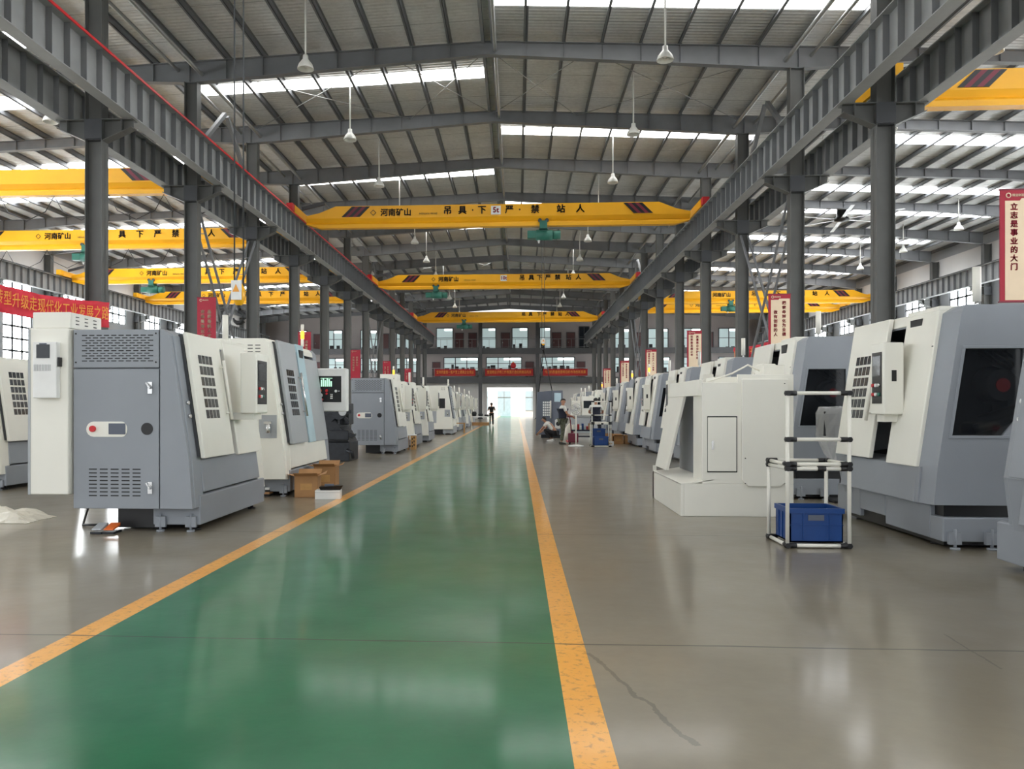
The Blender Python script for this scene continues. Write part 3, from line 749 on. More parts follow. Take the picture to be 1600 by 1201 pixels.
# ================================================================== TURNING MACHINES
def machine(Xf, Yn, s, label, flip=False, L=2.45, H=2.27, head='louver', hc='grey', post='white', door='white', skirt='grey', base='grey', tail='grey',
            detail=True, cabinet=False, beacon='white', niche=False, film=False, ctrl=True, shelfbox=False, group=None, depth=1.40, open_=.26, wtail=True, vo=0.0, post2=None):
    """w runs from the headstock end, v towards the aisle (0 = front), flip puts the headstock away from the camera."""
    t = thing('cnc_lathe', label, 'machine', (Xf, Yn, 0), 0, group)
    def TF(w, v, z): return (s * v, (L - w) if flip else w, z)
    vf = lambda z: vo - .05 * (z - .26) / .54 if z < .8 else vo - .05 - .15 * (z - .8)
    B = MB; bv = .012 if detail else 0
    def mb(): return MB(TF)
    def slab(m, w0, w1, z0, z1, a, b, mi=0, sk=0):
        m.hexa([(w0, vf(z0) + a, z0), (w1, vf(z0) + a, z0), (w1, vf(z0) + b, z0), (w0, vf(z0) + b, z0),
                (w0 + sk, vf(z1) + a, z1), (w1 + sk, vf(z1) + a, z1), (w1 + sk, vf(z1) + b, z1), (w0 + sk, vf(z1) + b, z1)], mi)
    D = -depth
    # base casting / coolant tank
    if flip:
        m = mb(); b4 = lambda z: [(D + .35, z), (0, z), (0, .40), (-.03, .41), (D + .35, .41)]
        m.prism(b4(.07), -.16, .5); m.prism(b4(.16), .5, 1.15); m.prism(b4(.07), 1.15, L - .22); m.prism([(D + .35, .07), (0, .07), (0, .31), (D + .35, .31)], L - .22, L + .02)
        m.build('base', base, t, bv)
        m = mb(); m.box(.12, L - .06, D + .1, -.05, .025, .44); m.build('shade_block', 'black', t)  # black block added for the shaded gap between skirt and base
    else:
        m = mb(); m.prism([(-.55, .07), (0, .07), (0, .40), (-.03, .41), (-.55, .41)], .17, L - .06); m.build('base', base, t, bv)
        m = mb(); m.box(.25, L - .12, D + .4, -.53, .025, .44); m.build('shade_block', 'black', t)  # black block added so the void under the body stays dark
    if detail:
        for v in (-.1, -.45):
            wn = (L + .02) if flip else .17; q = 1 if flip else -1
            m = mb(); m.box(min(wn, wn + q * .04), max(wn, wn + q * .04), v - .06, v + .06, .05, .17); m.tube([(wn + q * .03, v, 0), (wn + q * .03, v, .02)], .045, 10); m.tube([(wn + q * .03, v, .01), (wn + q * .03, v, .2)], .015, 8); m.build('foot_bracket', base, t)
    if detail:
        for w in (.3, L - .3):
            for v in (-.1, -.5):
                m = mb(); m.tube([(w, v, 0), (w, v, .02)], .05, 12); m.tube([(w, v, .02), (w, v, .09)], .022, 8); m.build('levelling_foot', 'black', t)
    else:
        m = mb(); m.box(.3, L - .2, D + .45, -.1, 0, .08); m.build('plinth', 'black', t)
    # body shell: skirt, open work space, roof
    zt = H - .15
    body = [(D, .43), (D, H), (-.36, H), (vf(H - .07), H - .07), (vf(zt), zt), (-.62, zt - .06), (-.62, .92), (-.18, .84), (vf(.8), .8), (vo, .43)]
    m = mb(); m.prism(body, .28, L - .25, 0, {4: 1, 5: 1, 6: 1}); m.build('body', [skirt, 'dark'], t, bv)
    # headstock end
    prof = [(D, .27), (-.01, .27), (vf(.8), .8), (vf(H - .07), H - .07), (-.36, H), (D, H)]
    m = mb(); m.prism(prof, .06, .30); m.build('headstock_cover', hc, t, bv)
    if head == 'louver':
        sv = -.395
        m = mb(); m.box(0, .07, D + .02, sv - .006, .27, 1.825); e = m.build('end_door', hc, t, .006 if detail else 0)
        m = mb(); m.box(0, .07, D + .02, sv - .006, 1.84, H - .005); e2 = m.build('louvred_panel', hc, t, .006 if detail else 0)
        m = mb(); m.prism([(sv + .006, .27), (-.02, .27), (vf(.8) - .01, .8), (vf(H - .07) - .02, H - .07), (-.36, H - .004), (sv + .006, H - .004)], 0, .07); m.build('corner_cover', hc, t, .006 if detail else 0)
        m = mb()
        for r in range(11):
            z = 1.91 + .0285 * r; k = 0
            v = D + .12 + (.042 if r % 2 else 0)
            while v < sv - .12: m.box(-.003, .004, v, v + .058, z, z + .011); v += .084
        lab(m.build('louvre_slots', 'black', e2), 'rows of black cooling slots')
        m = mb()
        for q in range(5):
            for r in range(8): m.box(-.003, .004, D + .20 + q * .125, D + .29 + q * .125, .41 + r * .042, .422 + r * .042)
        lab(m.build('lower_slots', 'black', e), 'block of black slots near the floor')
        m = mb(); m.prism([(D + .17 + .085 + .085 * math.cos(a), 1.155 + .085 * math.sin(a)) for a in [PI / 2 + PI * i / 8 for i in range(9)]] + [(D + .58 + .06 * math.cos(a), 1.155 + .085 * math.sin(a)) for a in [-PI / 2 + PI * i / 8 for i in range(9)]], -.004, .002)
        o = m.build('gauge_recess', 'white' if detail else 'dark', e)
        m = mb(); m.tube([(-.03, D + .25, 1.16), (.0, D + .25, 1.16)], .035, 12); m.build('emergency_stop', 'red', o)
        m = mb(); m.box(-.012, .0, D + .43, D + .62, 1.10, 1.22); m.build('gauge', 'navy', o)
        m = mb(); m.tube([(-.004, -.535, 1.16), (.002, -.535, 1.16)], .068, 20); lab(m.build('spindle_hole', 'black', e), 'round black hole')
        for z0, z1 in ((1.55, 1.68), (.44, .57)):
            m = mb(); m.box(-.02, .0, -.52, -.47, z0, z1); m.bar((-.02, -.53, z1 - .01), (-.05, -.47, z0 + .06), .03, .02); m.build('latch', 'chrome', e)
        if detail:
            m = mb()
            for v in (D + .05, sv - .04):
                for z in (1.90, H - .05): m.tube([(-.004, v, z), (.002, v, z)], .01, 8)
            m.build('bolts', 'black', e2)
    elif head == 'plain':
        m = mb(); m.prism([(D + .02, .28), (-.02, .28), (vf(.8) - .012, .8), (vf(H - .07) - .02, H - .07), (-.36, H - .005), (D + .02, H - .005)], 0, .07); e = m.build('end_panel', hc, t, .006 if detail else 0)
        m = mb()
        for q in range(2):
            for r in range(3): m.box(-.003, .003, -.62 + q * .12, -.54 + q * .12, H - .12 - r * .05, H - .108 - r * .05)
        m.build('vent_slots', 'black', e)
        m = mb(); m.box(-.004, .002, -.44, -.16, .92, 1.28); o = m.build('filter_niche', 'grey2', e)
        m = mb(); m.tube([(-.05, -.28, 1.0), (-.05, -.28, 1.14)], .035, 10); m.box(-.03, 0, -.36, -.24, 1.14, 1.18); m.build('oil_cup', 'chrome', o)
        if niche:
            m = mb(); m.box(-.006, .002, -.80, -.42, 1.35, 1.85); lab(m.build('end_window', 'dark', e), 'dark square window in the end panel')
            m = mb(); m.box(-.004, .002, -1.12, -.86, .6, 1.2); m.build('end_hatch', 'grey2', e)
    # tail end with window into the work space
    if wtail:
        v0, z0, z1 = -.78, 1.12, 1.98; mg = .15; v1 = vf(z0) - mg
        w0, w1 = L - .26, L; ch = .06
        def strip(prof, fr):      # prism whose listed front corners are pulled back at the free end: a chamfered corner
            A = [m.v((w0, q[0], q[1])) for q in prof]; B_ = [m.v((w1, q[0] - (ch if i in fr else 0), q[1])) for i, q in enumerate(prof)]; n = len(prof)
            m.f(A[::-1]); m.f(B_)
            for k in range(n): m.f([A[k], A[(k + 1) % n], B_[(k + 1) % n], B_[k]])
        m = mb()
        strip([(D, .43), (vf(.43), .43), (vf(.8), .8), (vf(z0), z0), (D, z0)], (1, 2, 3))
        strip([(D, z1), (vf(z1), z1), (vf(H - .07), H - .07), (vf(H - .07) - .1, H - .004), (D, H - .004)], (1, 2))
        strip([(vf(z0) - mg, z0), (vf(z0), z0), (vf(z1), z1), (vf(z1) - mg, z1)], (1, 2))
        m.box(w0, w1, D, v0, z0, z1); m.prism([(v0, z0), (v0 + .2, z0), (v0, z0 + .24)], w0 + .12, w1)
        e = m.build('tail_cover', tail, t, 0)
        m = mb(); m.box(w0 - .02, w0 + .01, v0, v1 + .05, z0 - .05, z1 + .05); m.build('window_back', 'dark', e)
        if detail:
            m = mb(); m.tube([(w0 + .01, -.62, 1.62), (w1 - .06, -.62, 1.62)], [.2, .16], 12); m.tube([(w0 + .02, -.5, 1.25), (w1 - .04, -.8, 1.38)], .07, 8); m.tube([(w0 + .02, -.45, 1.18), (w1 - .04, -.75, 1.3)], .05, 8)
            for q in range(4): m.tube([(w0 + .02, -.45 - .1 * q, 1.96), (w1 - .1, -.52 - .1 * q, 1.85), (w0 + .04, -.75 - .05 * q, 1.78)], .015, 6)
            m.build('turret', 'darkmetal', e)
            m = mb(); m.tube([(w1 - .058, -.62, 1.62), (w1 - .05, -.62, 1.62)], .07, 12); m.build('turret_cap', 'red', e)
        gl = lambda a, b, k: m.hexa([(a, v0, z0), (b, v0, z0), (b, vf(z0) - mg + k, z0), (a, vf(z0) - mg + k, z0), (a, v0, z1), (b, v0, z1), (b, vf(z1) - mg + k, z1), (a, vf(z1) - mg + k, z1)])
        m = mb(); gl(w1 - .03, w1 - .02, .01); m.build('window', 'glass', e)
        m = mb(); m.box(w1 - .02, w1 + .008, v0 - .03, vf(z0) - mg + .03, z0 - .03, z0); m.box(w1 - .02, w1 + .008, v0 - .03, vf(z1) - mg + .03, z1, z1 + .03); m.box(w1 - .02, w1 + .008, v0 - .03, v0, z0, z1)
        m.hexa([(w1 - .02, vf(z0) - mg, z0), (w1 + .008, vf(z0) - mg, z0), (w1 + .008, vf(z0) - mg + .03, z0), (w1 - .02, vf(z0) - mg + .03, z0), (w1 - .02, vf(z1) - mg, z1), (w1 + .008, vf(z1) - mg, z1), (w1 + .008, vf(z1) - mg + .03, z1), (w1 - .02, vf(z1) - mg + .03, z1)])
        m.build('window_frame', tail, e, .004 if detail else 0)
        m = mb(); m.prism([(-.35, .435), (vf(.435) + .004, .435), (vf(.8) + .004, .795), (-.35, .795)], w0 - .01, w0 + .06); m.build('corner_skirt', skirt, t, .004 if detail else 0)
    else:
        m = mb(); m.prism(prof, L - .26, L); m.build('tail_cover', tail, t, bv)
    # front posts, sliding door
    dw0, dw1 = .22, 1.14
    pw0 = dw1 + open_
    m = mb(); pe = L - .24 if not post2 else pw0 + .42; slab(m, pw0, pe, .79, H - .03, -.10, .035)
    m.box(pw0, pe, -.5, vf(H - .03) + .035, H - .04, H + .015); m.build('front_post', post, t, bv)
    if post2: m = mb(); slab(m, pe, L - .1, .79, H - .2, -.10, .02); m.build('side_post', post2, t, bv)
    m = mb(); slab(m, dw1 - .2, pw0 + .03, H - .13, H - .01, -.1, .02); m.build('lintel', post, t, bv)
    m = mb(); m.box(pw0 + .1, pw0 + .34, vo - .345, vo - .235, H - .32, H - .08) if detail else m.box(pw0 + .1, pw0 + .3, vo - .34, vo - .235, H - .3, H - .1); m.build('top_slot', 'dark', t)
    if not detail: pass
    m = mb(); slab(m, dw0, dw1, .82, H - .015, .035, .085); dr = m.build('door', door, t, .008 if detail else 0)
    m = mb(); slab(m, dw0 - .012, dw0, .84, H - .04, -.01, .033); m.build('door_gap', 'darksteel', t)
    m = mb(); cw = .08; nc, nr = 4, 6
    for q in range(nc):
        for r in range(nr):
            a = dw0 + .22 + q * (cw + .022); z = 1.27 + r * .128
            slab(m, a, a + cw, z, z + .10, .084, .0895, 0, .0)
    lab(m.build('window', 'screenoff', dr), 'grid of small dark window panes')
    wp, wq = dw1 - .08, dw1 - .08
    m = mb(); zz = (1.25, 1.98)
    P = [(wp, vf(z) + .085 + .06, z) for z in zz]; m.tube(P, .02, 8)
    for z in (1.33, 1.90): m.tube([(wp, vf(z) + .08, z), (wp, vf(z) + .145, z)], .014, 6)
    m.build('handle', 'pipe' if post == 'white' else 'chrome', dr)
    if detail:
        m = mb()
        for z in (1.30, 1.45): m.tube([(.14, vf(z) + .0, z), (.14, vf(z) + .03, z)], .022, 10)
        m.build('keyswitch', 'chrome', t)
    # control panel on the post
    if ctrl:
        c0, c1 = (L - .98, L - .66) if flip else (1.3, 1.75)
        m = mb(); m.box(c0, c1, .04, .25, 1.32, 2.10); cp = m.build('control_panel', post, t, .015 if detail else 0)
        m = mb(); m.box(c0 + .05, c1 - .05, .248, .256, 1.44, 2.0); k = m.build('console_face', 'black', cp)
        m = mb(); m.box(c0 + .07, c1 - .07, .255, .26, 1.74, 1.96); m.build('screen', 'screenoff', k)
        if detail:
            for i in range(6):
                m = mb(); a = c0 + .09 + .07 * (i % 3); z = 1.64 - .1 * (i // 3); m.tube([(a, .255, z), (a, .275, z)], .02, 10); m.build('button', ['red', 'paper', 'chrome', 'red', 'paper', 'green'][i], k)
        m = mb(); m.box(c1 - .002, c1 + .003, .12, .17, 1.68, 1.80); m.build('side_slot', 'black', cp)
        m = mb(); m.box(c0 + .05, c1 - .1, vf(1.27) - .03, .2, 1.24, 1.33); m.build('bracket', post, cp)
    if beacon:
        w = L - .35 if not flip else L - .2
        m = mb(); m.tube([(w, -.45, H - .01), (w, -.45, H + .06)], .015, 8); b = m.build('beacon', 'chrome', t)
        if beacon == 'orange':
            m = mb(); m.tube([(w, -.45, H + .06), (w, -.45, H + .20)], .03, 12); m.build('beacon_base', 'pipe', b)
            m = mb(); m.tube([(w, -.45, H + .20), (w, -.45, H + .34)], .035, 12); m.build('beacon_lens', 'lens', b)
            m = mb(); m.tube([(w, -.45, H + .34), (w, -.45, H + .47)], .03, 12); m.build('beacon_cap', 'pipe', b)
        else:
            m = mb(); m.tube([(w, -.45, H + .05), (w, -.45, H + .40)], .04, 12); m.build('beacon_lens', 'pipe', b)
    if shelfbox:
        m = mb(); m.box(.5, 1.3, D + .1, D + .7, H, H + .28); m.build('top_box', 'white', t, bv)
    if cabinet:
        m = mb(); m.box(-.06, 1.3, D - .47, D - .005, .43, H + .01); cb = m.build('electrical_cabinet', 'white', t, bv)
        m = mb(); m.box(-.066, -.058, D - .462, D - .435, .43, H); m.build('hinge_strip', 'grey2', cb)
        m = mb(); m.box(-.14, -.06, D - .36, D - .09, 1.50, 2.12); ac = m.build('cooling_unit', 'paper', cb, .01)
        m = mb(); m.box(-.145, -.138, D - .315, D - .165, 1.94, 2.09); m.build('display', 'screenoff', ac)
        m = mb(); m.box(-.148, -.138, D - .28, D - .20, 2.09, 2.105); m.build('display_hood', 'navy', ac)
        m = mb()
        for i in range(11): m.box(-.143, -.139, D - .345 + i * .018, D - .336 + i * .018, 1.80, 1.87)
        m.build('grille', 'galv', ac)
        m = mb(); m.box(-.125, -.065, D - .088, D - .07, 1.85, 1.95); m.build('terminal_block', 'black', ac)
        m = mb(); m.box(-.03, .62, D - .43, D + .0, H + .012, H + .19); tb = m.build('top_box', 'white', cb, .01)
        m = mb()
        for q in range(3):
            for r in range(3): m.box(.08 + q * .18, .14 + q * .18, D + .001, D + .006, H + .06 + r * .04, H + .07 + r * .04)
        m.build('vent_slots', 'black', tb)
    return t

XF = -3.57; XG = 4.2
# left row, from the camera
machine(XF, 8.32, 1, 'grey-ended turning machine with white cabinet and white door, nearest on the left', L=2.42, cabinet=True, beacon='white', wtail=False, tail='white')
machine(XF, 11.75, 1, 'white-ended turning machine with grey sliding door and orange beacon, behind the cardboard boxes', L=2.8, H=2.48, head='plain', hc='white', skirt='white', door='grey2', tail='grey', post='paleblue', post2='grey2', ctrl=False, beacon='orange', wtail=False)
machine(XF, 22.75, 1, 'grey-ended turning machine with louvred panel, beside the wooden stand', L=2.45, wtail=False, tail='white', beacon='orange')
machine(XF, 26.6, 1, 'turning machine with pale control box just behind the louvred grey machine', L=2.3, H=2.3, head='plain', hc='white', detail=False, wtail=False, tail='grey', shelfbox=True)
machine(XF + .05, 30.4, 1, 'narrow white-fronted turning machine between a pale control box and a dark-windowed one', L=2.3, H=2.27, head='plain', hc='white', detail=False, wtail=False)
machine(-3.25, 39.0, 1, 'white-ended turning machine with dark square window in its end, left row', L=2.5, H=2.5, head='plain', hc='white', skirt='white', base='grey2', door='grey', niche=True, wtail=False, depth=1.5)
machine(-3.35, 44.2, 1, 'far left turning machine, first beyond the dark-windowed one', L=2.5, H=2.3, head='plain', hc='white', detail=False, wtail=False)
machine(-3.35, 48.0, 1, 'far left turning machine, second beyond the dark-windowed one', L=2.5, H=2.3, head='plain', hc='grey2', detail=False, wtail=False, door='grey')
machine(-3.35, 53.0, 1, 'far left turning machine, third beyond the dark-windowed one', L=2.5, H=2.3, head='plain', hc='white', detail=False, wtail=False)
machine(-3.35, 58.5, 1, 'far left turning machine, last of the left row', L=2.5, H=2.3, head='plain', hc='white', detail=False, wtail=False)
# second row to the left
machine(-8.62, 12.35, 1, 'white-doored turning machine with window grid cut by the left edge of the picture', L=2.45, H=2.27, head='plain', hc='white', wtail=False, beacon='')
machine(-9.3, 24.0, 1, 'turning machine standing behind the front row in the left bay', L=2.45, H=2.27, head='plain', hc='white', detail=False, wtail=False)
# right row, from the camera
machine(XG, 4.5, -1, 'grey turning machine cut by the right edge of the picture', flip=True, vo=.1, L=2.32, H=2.42, skirt='grey', post='grey', door='grey', tail='grey', ctrl=False, beacon='')
machine(XG, 7.85, -1, 'large white-fronted machine with grey end window, right of the pipe trolley', flip=True, vo=.15, L=2.32, H=2.42, open_=.3)
machine(XG, 11.95, -1, 'white-fronted machine with grey end window, behind the unfinished white enclosure', flip=True, vo=.15, L=2.32, H=2.48, open_=.3)
machine(XG, 15.9, -1, 'right row machine, first behind the tall one beside the unfinished enclosure', flip=True, vo=.15, L=2.32, H=2.42, detail=False, open_=.3)
machine(XG, 19.7, -1, 'right row machine, second behind the tall one beside the unfinished enclosure', flip=True, vo=.15, L=2.32, H=2.42, detail=False, open_=.3)
machine(XG - .05, 23.3, -1, 'grey-ended machine seen past the left edge of the unfinished enclosure', flip=True, vo=.15, L=2.32, H=2.42, detail=True, open_=.3)
machine(XG, 27.2, -1, 'white-skirted machine with grey doors, next beyond the grey-ended one on the right', flip=True, vo=.15, L=2.32, H=2.45, skirt='white', door='grey', detail=False, beacon='orange')
machine(XG, 31.2, -1, 'right row machine beside the cardboard boxes near the seated worker', flip=True, vo=.15, L=2.32, H=2.42, detail=False, door='grey2', beacon='orange')
machine(XG, 36.0, -1, 'right row machine behind the seated worker', flip=True, vo=.15, L=2.32, H=2.35, detail=False, door='grey2')
machine(XG + .3, 45.0, -1, 'white machine beyond the workers with an orange beacon', flip=True, vo=.15, L=2.32, H=2.4, detail=False, skirt='white', tail='white', beacon='orange')
machine(XG, 50.0, -1, 'far right row machine, last but one before the office', flip=True, vo=.15, L=2.32, H=2.4, detail=False)
machine(XG, 56.0, -1, 'far right row machine, last before the office', flip=True, vo=.15, L=2.32, H=2.4, detail=False)

# control cabinet on a swing arm beside the second left machine
t = thing('control_console', 'white console with lit display and round buttons, on an arm beside the left machine row', 'control panel', (-3.62, 14.75, 0))
m = MB(); m.box(-.33, .33, -.13, .13, 1.32, 2.15); c = m.build('housing', 'paper', t, .02)
m = MB(); m.box(-.22, .24, -.138, -.128, 1.50, 2.0); f = m.build('console_face', 'black', c)
m = MB(); m.box(-.17, .08, -.145, -.136, 1.78, 1.97); s_ = m.build('screen', 'screenoff', f)
m = MB()
for i, h in enumerate((.13, .15, .12, .15, .14, .1)): m.box(-.155 + .038 * i, -.13 + .038 * i, -.148, -.144, 1.80, 1.80 + h)
m.box(-.16, .07, -.148, -.144, 1.952, 1.962); lab(m.build('display_bars', 'screen', s_), 'glowing pale display blocks')
for x, z, r, c_ in ((-.17, 1.72, .032, 'orange'), (-.16, 1.63, .04, 'paper'), (-.17, 1.55, .02, 'red'), (-.13, 1.55, .02, 'red'), (-.04, 1.72, .028, 'red'), (-.04, 1.66, .02, 'red'), (.05, 1.71, .014, 'black'), (.14, 1.71, .026, 'paper'), (.2, 1.71, .014, 'chrome')):
    m = MB(); m.tube([(x, -.138, z), (x, -.165, z)], r, 12); m.build('button', c_, f)
m = MB()
for i in range(6): m.box(.03 + .025 * (i % 2), .048 + .025 * (i % 2), -.146, -.137, 1.56 + .035 * (i // 2), 1.585 + .035 * (i // 2))
m.build('keypad', 'paper', f)
m = MB(); m.bar((-.1, .12, 1.78), (-.1, .22, 1.78), .12, .12); m.bar((-.1, .2, 1.78), (-.62, .2, 1.78), .09, .09); m.bar((-.6, .24, 1.78), (-.6, -.34, 1.78), .09, .09); m.build('arm', 'white', t)

# bare slant-bed lathe without its covers
t = thing('bare_lathe', 'bare black lathe bed and turret without covers, behind the lit console', 'machine', (-4.52, 19.6, 0))
m = MB(); m.box(-.6, .2, 0, 1.1, 0, .5); m.prism([(-.6, .5), (.18, .5), (.05, .75), (-.4, 1.45), (-.6, 1.45)], 0, 1.1, axis=1); m.build('bed', 'darkmetal', t, .02)
m = MB()
for k in range(3): m.bar((.12 - .2 * k, -.06, .66 + .26 * k), (.12 - .2 * k, 1.0, .66 + .26 * k), .1, .06)
m.build('guideways', 'darkmetal', t)
m = MB(); m.box(-.55, .15, .15, .75, .95, 1.5); m.box(-.3, .2, -.1, .4, .55, .8); m.build('saddle', 'darkmetal', t, .02)
m = MB(); m.tube([(-.05, -.12, 1.28), (-.05, .2, 1.28)], .2, 14)
for k in range(8): a = k * PI / 4; m.bar((-.05 + .2 * math.cos(a), -.06, 1.28 + .2 * math.sin(a)), (-.05 + .32 * math.cos(a), -.06, 1.28 + .32 * math.sin(a)), .06, .08)
m.build('turret', 'darkmetal', t)
m = MB(); m.tube([(.05, -.14, 1.28), (.05, -.12, 1.28)], .1, 16); m.build('turret_face', 'galv', t)
for k in range(3):
    m = MB(); m.hexa([(-.5 + .22 * k, -.07, .66 + .02 * k), (-.1 + .2 * k, -.07, .6), (-.02 + .2 * k, -.07, .7), (-.45 + .22 * k, -.07, .84), (-.5 + .22 * k, .02, .66), (-.1 + .2 * k, .02, .6), (-.02 + .2 * k, .02, .7), (-.45 + .22 * k, .02, .84)])
    m.build('way_cover', 'darkmetal', t)
m = MB(); m.tube([(.15, -.1, .3), (.3, -.15, .25), (.32, -.1, .1)], .05, 8); m.build('coolant_pipe', 'darkmetal', t)

# unfinished white enclosure on the right
t = thing('machine_enclosure', 'unfinished white sheet-metal machine enclosure with a square hatch, left of the pipe trolley', 'enclosure', (2.1, 10.0, 0))
# local: x to the right from the front edge, y away
m = MB()
m.box(.0, .04, 0, 2.05, .0, .42); m.box(.04, 1.42, 0, .05, .0, .42); m.box(0, .04, 1.95, 2.05, 0, .5); m.hexa([(0, 0, .40), (.42, 0, .46), (.42, 2.0, .46), (0, 2.0, .40), (0, 0, .42), (.42, 0, .48), (.42, 2.0, .48), (0, 2.0, .42)])
m.build('tray', 'white', t, .006)
m = MB()
m.prism([(.27, .42), (1.42, .42), (1.42, 1.82), (.72, 1.82), (.72, 1.72), (.27, 1.72)], .0, .05, axis=1); m.box(.27, .31, .05, .5, .42, 1.72); m.build('end_sheet', 'white', t, .006)
m = MB(); m.box(1.38, 1.42, .05, 2.0, 0, 1.82); m.box(.35, 1.42, .05, 2.0, 1.68, 1.72); m.box(.5, 1.40, .3, .75, 1.72, 1.80); m.build('back_sheet', 'white', t)
m = MB(); m.hexa([(.02, 1.1, .5), (.06, 1.1, .5), (.06, 1.95, .5), (.02, 1.95, .5), (.24, .9, 1.6), (.28, .9, 1.6), (.28, 1.95, 1.6), (.24, 1.95, 1.6)])
m.hexa([(.22, .05, 1.55), (.27, .05, 1.55), (.27, 1.95, 1.55), (.22, 1.95, 1.55), (.25, .05, 1.76), (.30, .05, 1.76), (.30, 1.95, 1.76), (.25, 1.95, 1.76)]); m.build('front_sheet', 'white', t, .006)
m = MB(); m.box(.38, .42, .06, 1.9, .46, 1.66); m.build('inner_sheet', 'grey', t)
m = MB(); m.box(.34, .70, -.015, .0, .58, 1.27); o = m.build('hatch', 'white', t, .006)
m = MB(); m.box(.335, .345, -.006, 0, .57, 1.28); m.box(.70, .712, -.006, 0, .57, 1.28); m.box(.335, .712, -.006, 0, .566, .578); m.box(.335, .712, -.006, 0, 1.272, 1.285); m.build('hatch_gap', 'dark', t)
m = MB(); m.box(.385, .41, -.03, -.015, .86, .97); m.build('latch', 'chrome', o)
m = MB(); m.prism([(.76, .47), (.84, .39), (1.24, .39), (1.34, .47), (1.34, 1.76), (.76, 1.76)], -.05, .0, axis=1); m.build('raised_panel', 'white', t, .01)
m = MB()
for x, z in ((.8, .43), (1.3, .43), (.8, .75), (1.29, 1.7)): m.tube([(x, -.056, z), (x, -.05, z)], .008, 6)
m.build('screws', 'dark', t)
m = MB(); m.tube([(.4, .3, 1.73), (.7, .2, 1.84), (.95, .35, 1.96), (1.2, .5, 1.86), (1.3, .6, 1.82)], .012, 6); m.build('loose_cable', 'pipe', t)
tag(MB().box(-.13, .13, -.2, .2, 0, .13).build('parts_box', 'white', loc=(3.36, 10.45, 1.821)), 'small white box lying on top of the unfinished white enclosure', 'box')

# ================================================================== LOOSE THINGS
# film-wrapped console between the right machines
p = atd(1300, 690, 11.3)
t = thing('wrapped_console', 'console wrapped in crumpled clear film, hanging between the two right machines', 'control panel', (p.x, p.y, 0))
m = MB(); m.box(-.16, .30, -.12, .14, .98, 1.34); m.tube([(.2, .1, 0), (.2, .1, 1.0)], .05, 10); m.box(.0, .4, -.1, .3, 0, .04); m.build('housing', 'dark', t, .01)
m = MB(); rnd = random.Random(3); R = []
for z, k in ((.60, .35), (.72, .6), (.85, .85), (1.0, 1.05), (1.15, 1.08), (1.3, 1.06), (1.39, .95), (1.40, .3)):
    R.append([m.v((.07 + (.27 * math.cos(a) * k * (1 if abs(math.cos(a)) > .3 else .8)) + rnd.uniform(-.02, .02), .01 + .19 * math.sin(a) * k + rnd.uniform(-.02, .02), z + rnd.uniform(-.02, .02))) for a in [2 * PI * i / 20 for i in range(20)]])
for A, B in zip(R, R[1:]):
    for k in range(20): m.f([A[k], A[(k + 1) % 20], B[(k + 1) % 20], B[k]])
m.build('wrapping', 'film', t)

def pipe_rack(name, x0, x1, y0, y1, zb, zm, zs, zt, label, loc, single=False):
    """White pipe trolley: square base and shelf frame, two tall front posts with cross bars."""
    t = thing(name, label, 'rack', loc); r = .019
    def tb(nm, pts):
        m = MB(); m.tube(pts, r, 10); return m.build(nm, 'pipe', t)
    for x in (x0, x1):
        tb('post', [(x, y0, zb - .01), (x, y0, zt)]); tb('post', [(x, y1, zb - .01), (x, y1, zs)])
        tb('base_tube', [(x, y0, zb), (x, y1, zb)]); tb('shelf_tube', [(x, y0, zs), (x, y1, zs)]); tb('shelf_tube', [(x, y0, zs - .045), (x, y1, zs - .045)])
    for y in (y0, y1):
        tb('base_tube', [(x0, y, zb), (x1, y, zb)]); tb('shelf_tube', [(x0, y, zs), (x1, y, zs)])
    tb('shelf_tube', [(x0, y0, zs - .045), (x1, y0, zs - .045)]); xm = (x0 + x1) / 2 + .03
    tb('shelf_tube', [(xm, y0, zs - .045), (xm, y1, zs - .045)])
    tb('cross_bar', [(x0, y0, zt - .02), (x1, y0, zt - .02)]); tb('cross_bar', [(x0, y0, zm), (x1, y0, zm)])
    J = [(x0, y0, zt - .02, 1), (x1, y0, zt - .02, -1), (x0, y0, zm, 1), (x1, y0, zm, -1)]
    for x, s in ((x0, 1), (x1, -1)):
        for y in (y0, y1): J += [(x, y, zs, s), (x, y, zb, s)]
        J.append((x, y0, zs - .045, s)); J.append((x, y1, zs - .045, s))
    for x, y, z, s in J:
        m = MB(); m.tube([(x - s * .022, y, z), (x + s * .085, y, z)], .026, 10); m.tube([(x, y - .026, z), (x, y + .026, z)], .026, 10)
        q = 1 if y == y0 else -1
        if z < zm - .01 or True:
            if z in (zs, zb): m.tube([(x, y, z), (x, y + q * .075, z)], .026, 10)
        m.build('joint', 'black', t)
    for yy in (y0, y1):
        m = MB(); m.tube([(xm - .04, yy, zs - .045), (xm + .04, yy, zs - .045)], .026, 10); m.build('joint', 'black', t)
    return t
pipe_rack('pipe_trolley', 0, .60, 0, .57, .026, 1.08, .835, 1.56, 'white pipe trolley with black joints holding a blue crate, front right', (2.685, 7.80, 0))
